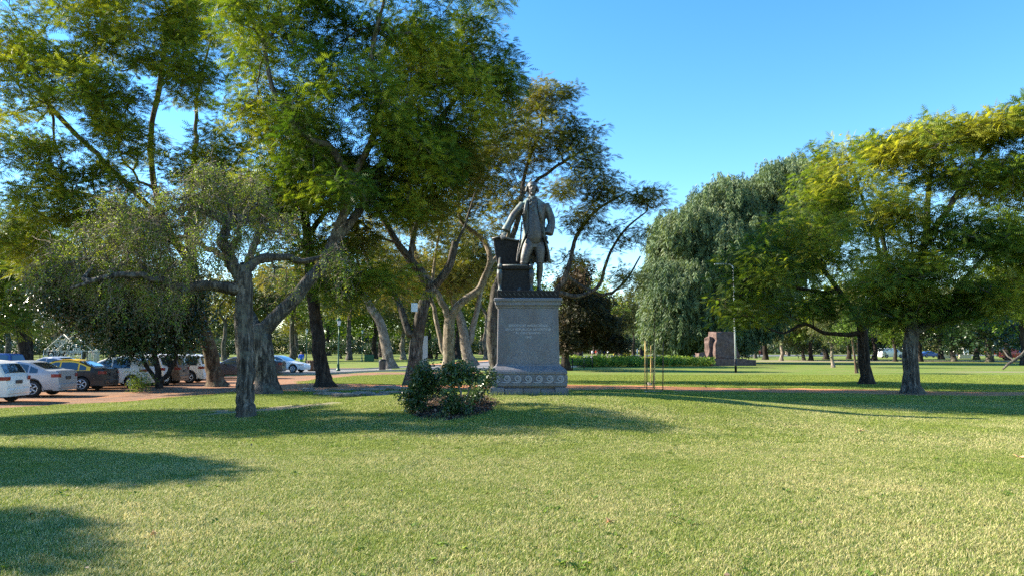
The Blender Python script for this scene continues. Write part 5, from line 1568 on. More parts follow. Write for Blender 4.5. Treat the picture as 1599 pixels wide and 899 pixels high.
    # wheels
    for wx in c['wheels']:
        for sgn in (1, -1):
            r = c['r']; y = sgn * (plan(wx) - .11)
            RM = Matrix.Translation((X_(wx), y, r)) @ Matrix.Rotation(R(90), 4, 'X')
            t = MB().lathe([(r * .62, -.10), (r * .92, -.10), (r, -.06), (r, .06), (r * .92, .10), (r * .62, .10)], n=28, M=RM).build('wheel', M['tyre'], root)
            rm = MB().lathe([(r * .66, -.095), (r * .66, .095)], n=24, M=RM)
            rim = MB()
            s2 = -sgn
            rim.lathe([(.05, s2 * .085), (.05, s2 * .112)], n=12, M=RM)
            for k in range(5):
                a = 2 * math.pi * k / 5
                for off in (-.10, .10):
                    p0 = RM @ Vector((.035 * math.cos(a), .035 * math.sin(a), s2 * .105)); p1 = RM @ Vector((r * .64 * math.cos(a + off), r * .64 * math.sin(a + off), s2 * .108))
                    rim.tube([p0, p1], [.024, .02], 6)
            pts = [RM @ Vector((r * .64 * math.cos(2 * math.pi * k / 24), r * .64 * math.sin(2 * math.pi * k / 24), s2 * .104)) for k in range(25)]
            rim.tube(pts, .018, 6, caps=False)
            ro = rim.build('rim', M['rim'], root); ro.parent = t
            dk = rm.build('brake_disc', M['trim'], root); dk.parent = t
    return root

# rears stand at about x = -16.6, noses pointing left, one behind the other away from the viewer
def rear_at(px, py, kind, head=186):
    """middle of a car whose near rear corner touches the ground at that pixel"""
    g_ = G(px, py); c = CARS[kind]; a = R(head); h = Vector((math.cos(a), math.sin(a))); p = Vector((math.sin(a), -math.cos(a)))
    q = Vector((g_.x, g_.y)) + h * (c['L'] / 2) + p * c['hw'] * .9
    return (q.x, q.y)
make_car('hatch', 'white hatchback at the left edge, nearest of the parked cars', (M['white'], M['white']), rear_at(9, 630, 'hatch'), 186)
make_car('sedan', 'silver sedan between the nearest white hatchback and the black and yellow taxi', (M['silver'], M['silver']), rear_at(90, 620, 'sedan'), 186)
make_car('sedan', 'black taxi sedan with a yellow roof in the row of parked cars', (M['black'], M['black']), rear_at(162, 610.5, 'sedan'), 186, roof=M['taxi_yellow'])
make_car('hatch', 'small white hatchback parked just past the black and yellow taxi', (M['white'], M['white']), rear_at(226, 605.5, 'hatch'), 186)
make_car('wagon', 'white car with alloy wheels half hidden behind the dark evergreen', (M['white'], M['white']), rear_at(255, 602, 'wagon'), 186)
make_car('wagon', 'brown boxy car parked beside the white car behind the evergreen', (M['brown'], M['brown']), rear_at(280, 601, 'wagon'), 186)
g_ = make_car('wagon', 'white estate car with a green side decal by the brown leaning trunk', (M['white'], M['white']), rear_at(317, 598, 'wagon'), 186)
M['decal'] = plain('green_vinyl_decal', (0.02, 0.35, 0.05), 0.5)
dm = MB(); yy = CARS['wagon']['hw'] * .86
dm.add([(-1.75 + x, .0, z) for x, z in ((.0, .0), (.35, .18), (.35, .08), (.8, .08), (.8, -.08), (.35, -.08), (.35, -.18))], [tuple(range(7))])
do = dm.build('door_decal', M['decal'], g_); do.location = (0.0 + .3, -CARS['wagon']['hw'] * 0.93, 1.2); do.rotation_euler = (R(-14), 0, 0)
make_car('wagon', 'pale estate car seen as a white roof beyond the green decal car', (M['silver'], M['silver']), rear_at(318, 593, 'wagon'), 186)
make_car('sedan', 'silver blue sedan showing between the brown trunk and the furrowed trunk', (M['silver'], M['silver']), rear_at(345, 590, 'sedan'), 186)
make_car('sedan', 'dark grey sedan with a red tail lamp beside the forked trunk', (M['darkgrey'], M['darkgrey']), rear_at(440, 585, 'sedan'), 186)
p_ = G(440, 582)
make_car('sedan', 'white sedan facing the road behind the dark grey sedan', (M['white'], M['white']), (p_.x - .6, p_.y + 1.8), -8)
p_ = G(392, 590)
make_car('sedan', 'blue black sedan mostly hidden behind the forked trunk', (M['darkgrey'], M['darkgrey']), (p_.x - 1.0, p_.y), 176)
# second row, seen over the roofs of the first
p_ = G(104, 588)
make_car('sedan', 'grey sedan showing its roof behind the silver sedan and the taxi', (M['silver'], M['silver']), (p_.x, p_.y - 2), 176)
p_ = G(-12, 584)
make_car('wagon', 'dark blue car cut by the left edge beyond the nearest hatchback', (M['bluepaint'], M['bluepaint']), (p_.x, p_.y), 176)
p_ = G(258, 592)
make_car('wagon', 'white pickup like car behind the stems of the evergreen', (M['white'], M['white']), (p_.x - 2, p_.y + 2), 176)
# far right, beyond the trees
make_car('sedan', 'bright blue car parked beyond the lawn right of the thick sunlit trunk', (M['bluepaint'], M['bluepaint']), (G(1452, 557.6).x, G(1452, 557.6).y), 5, 'vehicles beyond the right lawn')
make_car('van', 'white van behind the dark trunks between the two yellow green trees', (M['white'], M['white']), (G(1392, 558.4).x, G(1392, 558.4).y), 3, 'vehicles beyond the right lawn')
make_car('van', 'red van at the right edge behind the low trees', (M['redpaint'], M['redpaint']), (G(1585, 560).x, G(1585, 560).y), 3, 'vehicles beyond the right lawn')
# ------------------------------------------------------------------ monuments, walls, lamps, fences
M['pink_stone'] = None
def stone_mat(name, a, b, c, sc=3.0, spk=40):
    t = NT(name); o = t.obj(); f = t.noise(sc, 7, 0.7, vec=o); s = t.noise(spk, 3, 0.7, vec=o)
    col = t.ramp(f, [(0.3, a), (0.5, b), (0.72, c)]); col = t.mix(1.0, col, t.ramp(s, [(0.3, 0.75), (0.7, 1.2)]), 'MULTIPLY')
    return t.done(t.pbr(col, 0.85, normal=t.bump(f, 0.7, 0.06), spec=0.2))
M['pink_stone'] = stone_mat('pink_granite', (0.06, 0.037, 0.032), (0.12, 0.078, 0.066), (0.20, 0.14, 0.12))
M['pale_stone'] = stone_mat('pale_field_stone', (0.12, 0.10, 0.08), (0.25, 0.22, 0.18), (0.40, 0.36, 0.30))
M['grey_slab'] = stone_mat('smooth_grey_stone', (0.33, 0.33, 0.33), (0.40, 0.40, 0.40), (0.46, 0.46, 0.46), 1.5)
M['green_iron'] = plain('dark_green_painted_iron', (0.012, 0.07, 0.035), 0.45, 0.2)
M['black_iron'] = plain('black_painted_iron', (0.012, 0.012, 0.012), 0.5, 0.2)
M['galv'] = plain('galvanised_steel', (0.62, 0.65, 0.70), 0.45, 0.15)
M['lamp_glass'] = plain('milky_lamp_glass', (0.62, 0.64, 0.66), 0.25, coat=0.6)
M['whitewash'] = plain('white_rendered_wall', (0.70, 0.70, 0.68), 0.85)
M['cream'] = plain('cream_rendered_wall', (0.55, 0.47, 0.33), 0.85)
M['wood_stake'] = plain('raw_yellow_pine', (0.62, 0.42, 0.15), 0.8, var=0.3, scale=9)
M['wood_dark'] = plain('weathered_dark_wood', (0.10, 0.06, 0.035), 0.85, var=0.3, scale=9)
M['wicker'] = plain('brown_woven_cane', (0.16, 0.09, 0.05), 0.85, var=0.4, scale=14)
M['yellow_tape'] = plain('yellow_plastic_tape', (0.75, 0.55, 0.03), 0.5)
M['pale_iron'] = plain('pale_painted_lattice', (0.62, 0.62, 0.60), 0.7, var=0.3, scale=5)

def rock(name, mat, parent, c, size, rz, seed, flat=False):
    bm = bmesh.new(); bmesh.ops.create_cube(bm, size=1)
    bmesh.ops.bevel(bm, geom=bm.edges[:], offset=0.14, segments=2, affect='EDGES')
    bmesh.ops.subdivide_edges(bm, edges=bm.edges[:], cuts=1, use_grid_fill=True)
    for v in bm.verts:
        n = mnoise.noise_vector(v.co * 2.2 + Vector((seed * 7.3, seed, 0)))
        v.co += n * 0.13
        v.co = Vector((v.co.x * size[0], v.co.y * size[1], v.co.z * size[2]))
    me = bpy.data.meshes.new(name); bm.to_mesh(me); bm.free()
    me.polygons.foreach_set('use_smooth', [True] * len(me.polygons))
    o = link(name, me, mat, parent, c); o.rotation_euler = (0, 0, rz); return o

# carved monument on the right
mp = G(1133, 570.5); md = mp.y / FPX
mr = empty('stone_monument', (mp.x, mp.y + 1.6, 0), R(14)); tag(mr, 'reddish carved stone monument on the right beside the tall lamp post', 'monument')
def mblock(name, hx0, hx1, hy0, hy1, z0, z1, x=0, seed=0, amp=0.10):
    bm = bmesh.new(); bmesh.ops.create_cube(bm, size=2); bmesh.ops.subdivide_edges(bm, edges=bm.edges[:], cuts=12, use_grid_fill=True)
    for v in bm.verts:
        f = (v.co.z + 1) / 2; v.co = Vector((x + v.co.x * (hx0 + (hx1 - hx0) * f), v.co.y * (hy0 + (hy1 - hy0) * f), z0 + (z1 - z0) * f))
        v.co += mnoise.noise_vector(v.co * 1.3 + Vector((seed, 0, 0))) * amp
    me = bpy.data.meshes.new(name); bm.to_mesh(me); bm.free(); me.polygons.foreach_set('use_smooth', [True] * len(me.polygons))
    return link(name, me, M['pink_stone'], mr)
mblock('carved_block', 1.45, 1.05, 1.1, 0.8, 0.75, 3.6, 0.1, 3, 0.16)
mblock('base_course', 2.1, 2.0, 1.7, 1.6, -0.1, 0.74, 0.1, 5, 0.05)
mblock('side_wall', 0.9, 0.9, 0.5, 0.5, -0.1, 0.6, 3.0, 7, 0.04)
mblock('carved_figure', 0.42, 0.28, 0.4, 0.3, 0.76, 3.0, -1.35, 9, 0.28)
mblock('side_boulder', 0.55, 0.3, 0.6, 0.4, -0.1, 1.35, -2.45, 11, 0.2)

# grey slab monument behind the shrubs
gp = G(658, 577); w_ = 17 * gp.y / FPX; hh = at(658, 524, gp.y).z
mb = MB(); prof = [(-w_ / 2, 0), (w_ / 2, 0), (w_ / 2, hh), (w_ * .05, hh), (-w_ * .22, hh * .93), (-w_ * .38, hh * .78), (-w_ * .46, hh * .55)]
n = len(prof)
mb.add([(x, -.3, z) for x, z in prof] + [(x, .3, z) for x, z in prof], [tuple(range(n)), tuple(range(2 * n - 1, n - 1, -1))] + [(i, i + n, (i + 1) % n + n, (i + 1) % n) for i in range(n)])
o = mb.build('stone_slab', M['grey_slab']); o.location = (gp.x, gp.y, 0); o.rotation_euler = (0, 0, R(18))
tag(o, 'plain light grey upright stone slab behind the dark leaning trunk', 'monument')

# low ledge of pale stones
sp = G(545, 612)
lr = empty('stone_ledge', (sp.x, sp.y, sp.z)); tag(lr, 'low ledge of flat pale stones set in the grass behind the short twisted tree', 'stone ledge')
stones = [(492, 609, 34, 4), (512, 614, 40, 6), (540, 616, 38, 7), (566, 613, 34, 6), (530, 607, 50, 3), (580, 607, 40, 5), (603, 604, 40, 6), (626, 606, 34, 6), (610, 611, 38, 4), (478, 605.5, 20, 3), (590, 615, 26, 4)]
for k, (px, py, wp, hp) in enumerate(stones):
    g0 = G(px, py + 2); s0 = g0.y / FPX
    rock('flat_stone', M['pale_stone'], lr, Vector((g0.x, g0.y + .15, g0.z + hp * s0 * .3)) - Vector(lr.location), (wp * s0, rnd.uniform(.5, .9), hp * s0 * .8), rnd.uniform(-.3, .3), k)

# lamp posts
def park_lamp(px, py, ptop, label, mat='green_iron'):
    b0 = G(px, py); h = at(px, ptop, b0.y).z; r = empty('street_lamp', b0); tag(r, label, 'street lamp')
    MB().lathe([(.20, 0), (.20, .12), (.13, .18), (.11, .55), (.13, .6), (.07, .7), (.055, h * .6), (.045, h - .78)], n=14).build('post', M[mat], r)
    MB().lathe([(.05, h - .80), (.16, h - .72), (.05, h - .68)], n=12).build('collar', M[mat], r)
    MB().lathe([(.09, h - .68), (.19, h - .26), (.17, h - .24)], n=6, smooth=False).build('lantern', M['lamp_glass'], r)
    MB().lathe([(.24, h - .24), (.16, h - .10), (.05, h - .03), (.02, h + .06)], n=6, smooth=False).build('lantern_cap', M[mat], r)
    return r
park_lamp(528, 579, 492, 'dark green lamp post standing by the road between the trees')
park_lamp(478, 566, 510, 'smaller green lamp post behind the parked white sedan')
park_lamp(103, 563, 519, 'green lamp post in front of the pale lattice gable')
park_lamp(802 - 655, 562, 500, 'thin lamp post behind the white gate pillar')
park_lamp(565, 563, 512, 'distant lamp post across the road left of the leaning sunlit trunk')
# modern lamp right
b0 = G(1149, 581); h = at(1149, 414, b0.y).z
r = empty('street_lamp', b0); tag(r, 'tall galvanised street lamp with one arm in front of the stone monument', 'street lamp')
MB().tube([(0, 0, 0), (0, 0, 1.0)], .085, 12).build('base_sleeve', M['black_iron'], r)
MB().tube([(0, 0, 1.0), (0, 0, h * .6), (0, 0, h - .25), (-.08, -.02, h - .06), (-.3, -.05, h + .02)], [.065, .05, .04, .035, .03], 12).build('post', M['galv'], r)
MB().box((-.85, -.15, h + .05), (1.15, .30, .10), bev=.04).build('lamp_head', M['lamp_glass'], r)

# tree guard stakes round the sapling
sg = G(1022, 609); r = empty('tree_guard', sg); tag(r, 'guard of five thin wooden stakes tied round a young sapling', 'tree guard')
for (px, py, pt, m) in ((1007, 604, 531, 'wood_stake'), (1010, 609.5, 531, 'wood_dark'), (1016, 600, 538, 'wood_stake'), (1022, 610, 534, 'wood_stake'), (1035, 609.5, 532, 'wood_dark')):
    b0 = G(px, py); t0 = at(px + .5, pt, b0.y)
    MB().tube([b0 - Vector(sg) - Vector((0, 0, .1)), t0 - Vector(sg)], .021, 6).build('stake', M[m], r)
a_, b_ = G(1010, 609.5), G(1022, 610)
MB().box((G(1018, 604).x - sg.x, G(1018, 604).y - sg.y, 1.32), (.40, .02, .05)).build('tie', M['yellow_tape'], r)
for (qa, qb, z_) in (((1007, 604), (1016, 600), 1.5), ((1022, 610), (1035, 609.5), 1.45), ((1010, 609.5), (1022, 610), .75)):
    va = G(*qa) - Vector(sg); vb = G(*qb) - Vector(sg); MB().tube([va + Vector((0, 0, z_)), vb + Vector((0, 0, z_))], .012, 5).build('cross_tie', M['wood_stake'], r)
rock('stone', M['pale_stone'], r, G(1014, 601) - Vector(sg), (.22, .2, .25), 0, 3)
for k in range(5):
    rock('stone', M['pale_stone'], r, G(1008 + k * 6, 611) - Vector(sg), (.15, .12, .07), k, k)
img_tree('sapling', 'thin young sapling inside the stakes of the guard', (1020, 606), [([(1020, 570, 0), (1021, 545, 0), (1022, 500, 0)], .022, .012, .3)],
    [(1020, 535, 10, 10, 0, .3, 10), (1022, 508, 12, 14, 0, .35, 12), (1030, 490, 12, 10, 0, .3, 8)], 'bark_brown', 'leaf_yellow', 71, 5, .2, .16, tpl='sprig', mode='any', gap=0, seg=.2, tip=.006, flare=1.1, cat='sapling')

# nest box on the leaning trunk
b0 = at(647, 487, 31.4); o = MB().box((0, 0, .2), (.26, .2, .38), bev=.02).build('nest_box', M['galv']); o.location = b0; tag(o, 'small grey box fixed high on the dark leaning trunk', 'box')

# planter, bins
b0 = G(487, 579); r = empty('basket_planter', b0); tag(r, 'round brown woven planter at the road edge right of the parked cars', 'planter')
MB().lathe([(.30, 0), (.40, .5), (.46, .95), (.43, .97), (.30, .6)], n=18).build('basket', M['wicker'], r)
for k in range(14):
    a = 2 * math.pi * k / 14
    MB().tube([(.32 * math.cos(a), .32 * math.sin(a), 0), (.425 * math.cos(a), .425 * math.sin(a), .5), (.49 * math.cos(a), .49 * math.sin(a), .98)], .03, 5).build('slat', M['wicker'] if k % 3 else M['pale_stone'], r)
b0 = G(597, 579); r = empty('litter_bin', b0); tag(r, 'small grey litter bin beside the sunlit leaning trunk', 'litter bin')
MB().lathe([(.26, .05), (.30, .75), (.33, .78), (.30, .82)], n=16).build('bin_body', M['darkgrey'], r); MB().lathe([(.33, .82), (.22, .93), (.02, .96)], n=16).build('lid', M['black_iron'], r)
for k, px in enumerate((573, 580)):
    b0 = G(px, 564.5); r = empty('litter_bin', b0)
    tag(r, ['left one of the two green bins across the road', 'right one of the two green bins across the road'][k], 'litter bin', 'green bins across the road')
    MB().box((0, 0, .6), (.75, .7, 1.1), bev=.06).build('bin_body', M['green_iron'], r); MB().box((0, .02, 1.19), (.8, .76, .08), bev=.03).build('lid', M['black_iron'], r)

# gabled lattice pavilion and fence beyond the cars
b0 = G(97, 566.5); wd = 62 * b0.y / FPX; hw_ = wd / 2; ht = at(97, 521, b0.y).z - b0.z; he = ht * .42
r = empty('lattice_pavilion', b0, R(-4)); tag(r, 'pale gabled pavilion of wrought lattice behind the fence and parked cars', 'pavilion')
fr = [(-hw_, 0, 0), (-hw_, 0, he), (0, 0, ht), (hw_, 0, he), (hw_, 0, 0)]
for dy in (0, 2.4):
    for i in range(4):
        a, b_ = Vector(fr[i]), Vector(fr[i + 1]); MB().tube([a + Vector((0, dy, 0)), b_ + Vector((0, dy, 0))], .075, 6).build('frame_bar', M['pale_iron'], r)
MB().tube([(-hw_, 0, he), (hw_, 0, he)], .05, 6).build('frame_bar', M['pale_iron'], r)
for i in (1, 2, 3):
    a = Vector(fr[i]); MB().tube([a, a + Vector((0, 2.4, 0))], .05, 6).build('frame_bar', M['pale_iron'], r)
gq = random.Random(3); mb = MB()
for k in range(85):                      # scrolls of the wrought gable, too fine to pick apart
    for _ in range(20):
        x = gq.uniform(-hw_ * .95, hw_ * .95); z = gq.uniform(0.1, ht * .95)
        if z < he + (ht - he) * (1 - abs(x) / hw_) - .1: break
    rr_ = gq.uniform(.12, .30); ph = gq.uniform(0, 6.28)
    mb.tube([(x + rr_ * (1 - .5 * j / 12) * math.cos(ph + j * .55), -.01, z + rr_ * (1 - .5 * j / 12) * math.sin(ph + j * .55)) for j in range(13)], .045, 4)
o = mb.build('scrollwork', M['pale_iron'], r); o['kind'] = 'stuff'
MB().box((-hw_ * .55, .12, he * .55), (hw_ * .5, .06, he * 1.05)).build('door', M['black_iron'], r)
# iron fence
fa, fb = G(-60, 566), G(330, 566.5)
r = empty('iron_fence', fa); tag(r, 'dark iron railing fence running behind the parked cars', 'fence')
d = fb - fa; L_ = d.length; nb = int(L_ / 0.16); ang = math.atan2(d.y, d.x); r.rotation_euler = (0, 0, ang)
mb = MB()
for k in range(nb): mb.box((k * .16, 0, .85), (.022, .022, 1.6))
o = mb.build('railing_bars', M['black_iron'], r, recalc=False); o['kind'] = 'stuff'
for k in range(int(L_ / 2.4) + 1): MB().box((k * 2.4, 0, .9), (.08, .08, 1.8)).build('post', M['black_iron'], r)
for z in (.15, 1.5): MB().box((L_ / 2, 0, z), (L_, .03, .04)).build('rail', M['black_iron'], r)
for k, (px, w_, hh_) in enumerate(((150, .62, 1.75), (138.5, .45, 1.35))):
    b0 = G(px, 566 - k * 1.0); r = empty('gate_pillar', b0); tag(r, ['square white gate pillar in the fence behind the taxi', 'smaller white pillar just left of the square white gate pillar'][k], 'pillar')
    MB().box((0, 0, hh_ / 2), (w_, w_, hh_), bev=.02).build('shaft', M['whitewash'], r); MB().box((0, 0, hh_ + .06), (w_ * 1.25, w_ * 1.25, .12), bev=.02).build('cap', M['whitewash'], r)
    MB().lathe([(.1, hh_ + .12), (.16, hh_ + .25), (.06, hh_ + .4), (.01, hh_ + .5)], n=10).build('finial', M['whitewash'], r)
# small black railing right of the pedestal
fa = G(880, 577.5); fb = G(925, 574)
r = empty('low_railing', fa); tag(r, 'low black railing with thin rails just right of the pedestal', 'railing')
for (px, py) in ((880, 577.5), (894, 576.5), (912, 575.2), (925, 574)):
    b0 = G(px, py); MB().tube([b0 - fa, b0 - fa + Vector((0, 0, 1.0))], .045, 6).build('post', M['black_iron'], r)
for z in (.35, .68, .95): MB().tube([Vector((0, 0, z)), fb - fa + Vector((0, 0, z))], .014, 5).build('rail', M['black_iron'], r)

# flower bed with tall leafy plants
g7 = np.random.default_rng(77)
fa = G(886, 573); fb = G(1118, 571.5)
n = 3800; u = g7.uniform(0, 1, n); dy = g7.uniform(0, 9.0, n)
O = np.stack([fa.x + (fb.x - fa.x) * u, fa.y + (fb.y - fa.y) * u + dy, np.zeros(n)], -1)
hgt_n = np.array([0.62 + 0.6 * mnoise.noise(Vector((o_[0] * .7, o_[1] * .7, 0))) for o_ in O])
Xd = np.stack([g7.normal(0, .35, n), g7.normal(0, .35, n), np.ones(n)], -1)
V, F, nf = place('sprig2', O + np.stack([np.zeros(n), np.zeros(n), g7.uniform(0, .3, n)], -1), Xd, g7.normal(0, 1, (n, 3)), np.clip(hgt_n, .3, 1.1))
o = link('flower_bed', np_mesh('flower_bed', V, F, False, {'tone': np.repeat(g7.uniform(.2, .9, n), nf), 'tint': np.repeat(g7.uniform(0, 1, n), nf)}), M['leaf_fresh'])
tag(o, 'long bed of leafy green plants in front of the far plaza', 'flower bed', kind='stuff')

# distant plaza furniture
def small(name, label, cat, px, py, build, group=None):
    b0 = G(px, py); r = empty(name, b0); tag(r, label, cat, group); build(r, b0.y / FPX); return r
def bb(r, s_):
    MB().box((0, 0, .45), (28 * s_, .5, .5), bev=.05).build('barrier_body', M['yellow_tape'], r); MB().box((0, 0, .12), (29 * s_, .7, .2), bev=.03).build('foot', M['concrete'], r)
small('road_barrier', 'low yellow barrier on the far plaza beyond the flower bed', 'barrier', 972, 555.5, bb)
def bp(r, s_): MB().tube([(0, 0, 0), (0, 0, 31 * s_)], 1.1 * s_, 8).build('post', M['wood_stake'], r); MB().box((0, 0, 31.5 * s_), (3 * s_, 3 * s_, 1.2 * s_)).build('cap', M['wood_dark'], r)
small('wooden_post', 'tall tan wooden post on the far plaza', 'post', 972, 551.5, bp)
def wp(r, s_): MB().tube([(0, 0, 0), (0, 0, 9 * s_)], .8 * s_, 8).build('shaft', M['whitewash'], r); MB().ell((0, 0, 9.3 * s_), (1.1 * s_,) * 3).build('cap', M['whitewash'], r)
small('bollard', 'white bollard on the far plaza right of the tan post', 'bollard', 995, 554, wp)
def kk(r, s_):
    MB().box((0, 0, 5 * s_), (24 * s_, 8, 10 * s_)).build('wall', M['pink_wall'], r); MB().box((0, 0, 10.4 * s_), (26 * s_, 9, .8 * s_)).build('roof', M['wood_dark'], r)
    for k in (-7, 0, 7): MB().box((k * s_, -4.03, 5 * s_), (4 * s_, .1, 4.5 * s_)).build('window', M['glass'], r)
M['pink_wall'] = plain('faded_pink_render', (0.52, 0.30, 0.28), 0.9)
small('kiosk', 'faded pink kiosk far away right of the pedestal', 'kiosk', 897, 552, kk)
def lw(w):
    def f(r, s_): MB().box((0, 0, .35), (w * s_, .5, .7), bev=.04).build('wall', M['cream'], r); MB().box((0, 0, .74), (w * s_ + .1, .6, .07)).build('coping', M['concrete'], r)
    return f
small('low_wall', 'left one of two low cream walls beyond the right lawn', 'wall', 1479, 559, lw(24)); small('low_wall', 'right one of two low cream walls beyond the right lawn', 'wall', 1507, 559, lw(18))
def sg_(r, s_): MB().box((0, 0, 12 * s_), (8 * s_, .1, 6 * s_)).build('panel', M['whitewash'], r); [MB().tube([(k * s_, 0, 0), (k * s_, 0, 9 * s_)], .05, 6).build('leg', M['galv'], r) for k in (-3, 3)]
small('sign_board', 'plain white sign board above the low cream walls', 'sign', 1509, 559, sg_)

# fallen leaves on the lawn
def fallen(px, py, size, rz, label):
    b0 = G(px, py); pts = []
    for k in range(22):
        a = 2 * math.pi * k / 22; q = 1.0 if k % 4 == 0 else (0.62 if k % 2 else 0.42)
        pts.append((math.cos(a) * q * size, math.sin(a) * q * size * .85, 0.02 * math.sin(a * 2) + 0.045 + .02 * (k % 4 == 0)))
    mb = MB().add([(0, 0, .04)] + pts, [(0, k + 1, (k + 1) % 22 + 1) for k in range(22)])
    mb.tube([(0, 0, .042), (size * .9, -size * .7, .05), (size * 1.4, -size * 1.2, .045)], .003, 4)
    o = mb.build('fallen_leaf', M['dry_leaf']); o.location = b0; o.rotation_euler = (R(8), R(-6), rz); tag(o, label, 'fallen leaf', 'dry leaves on the lawn')
M['dry_leaf'] = plain('dry_tan_leaf', (0.60, 0.36, 0.16), 0.8)
fallen(1342, 675, .075, .4, 'dry tan leaf on the lawn below the two yellow green trees')
fallen(1591, 716, .10, 2.0, 'large dry leaf at the right edge of the lawn')
fallen(950, 820, .045, 1.2, 'small dry leaf low in the foreground centre')
fallen(239, 840, .03, 1.0, 'tiny pale leaf in the shaded foreground on the left')

# camellia shrubs in the bed
def shrub(px, py, stems, ells, seed, label, n=12):
    img_tree('camellia_shrub', label, (px, py), stems, ells, 'bark_pale', 'leaf_gloss', seed, n, .14, .17, tpl='sprig2', mode='any', gap=0.05, gapf=2.5, tone=.45, amp=.5, seg=.1, tip=.005, flare=1.1, flat=.9, group='shrubs by the pedestal', cat='shrub', up=.2)
shrub(664, 641, [([(664, 625, 0), (668, 605, 0)], .03, .02, .2), ([(664, 630, 0), (650, 612, 0), (645, 600, 0)], .02, .012, .3), ([(664, 630, 0), (682, 612, 0), (690, 600, 0)], .02, .012, .3)],
      [(655, 600, 20, 16, 0, .3, 34), (643, 618, 13, 12, 0, .3, 22), (668, 580, 13, 12, 0, .25, 16), (676, 604, 9, 12, 0, .25, 12), (654, 634, 15, 7, -.1, .3, 14), (690, 590, 7, 7, 0, .2, 5)], 81, 'dense dark leaved camellia shrub on the left of the mulch bed')
shrub(712, 647, [([(716, 630, 0), (720, 612, 0), (710, 590, 0)], .03, .015, .6), ([(716, 632, 0), (732, 612, 0), (738, 592, 0)], .022, .012, .6), ([(714, 640, 0), (704, 628, 0)], .012, .01, .5)],
      [(704, 582, 13, 9, .1, .25, 18), (722, 580, 12, 9, .1, .25, 16), (738, 588, 9, 8, .1, .2, 9), (712, 594, 8, 6, 0, .2, 6), (708, 626, 11, 8, -.1, .25, 14), (702, 641, 10, 6, -.2, .25, 9), (726, 636, 7, 5, 0, .2, 4)], 82, 'taller open camellia shrub in the middle of the mulch bed')
shrub(748, 632, [([(748, 620, 0), (745, 605, 0)], .022, .014, .4), ([(748, 622, 0), (760, 606, 0), (770, 588, 0)], .026, .012, .6)],
      [(740, 618, 9, 9, 0, .22, 11), (752, 598, 8, 7, 0, .2, 7), (766, 588, 8, 6, .1, .2, 7)], 83, 'small camellia shrub leaning towards the pedestal')
for k, (px, py, pt, l) in enumerate(((774, 613, 598, 'short pale stake against the pedestal foot'), (751, 628, 611, 'short pale stake beside the small camellia'))):
    b0 = G(px, py); b0.y -= 0.0; o = MB().tube([(0, 0, -.05), (.01, 0, (py - pt) * b0.y / FPX)], .028, 7).build('stake', M['twig_pale']); o.location = b0 + Vector((0, -.35 if k == 0 else 0, 0)); tag(o, l, 'stake')
# leaf litter in the bed
n = 2600; pts = []
while len(pts) < n:
    x = rng.uniform(bc.x - 1.6, bc.x + 1.6); y = rng.uniform(bc.y - 2.5, bc.y + 2.5)
    if in_poly(np.array([x]), np.array([y]), ring)[0] or rng.uniform() < .02:
        dd = math.hypot((x - bc.x) / 1.3, (y - bc.y) / 1.8); pts.append((x, y, H(x, y) + .02 + .07 * max(0, 1 - dd * dd)))
O = np.array(pts); V, F, nf = place('leaf', O, rng.normal(0, 1, (n, 3)) * np.array([1, 1, .3]), rng.normal(0, .5, (n, 3)) + np.array([0, 0, 1]), rng.uniform(.04, .085, n))
M['litter'] = leaf_mat('dead_leaf_litter', ((0.04, 0.026, 0.018), (0.12, 0.075, 0.05), (0.28, 0.19, 0.13)), .1)
o = link('leaf_litter', np_mesh('leaf_litter', V, F, False, {'tone': np.repeat(rng.uniform(0, 1, n), nf), 'tint': np.repeat(rng.uniform(0, 1, n), nf)}), M['litter'])
tag(o, 'brown leaf litter covering the mulch bed', 'leaf litter', kind='stuff')

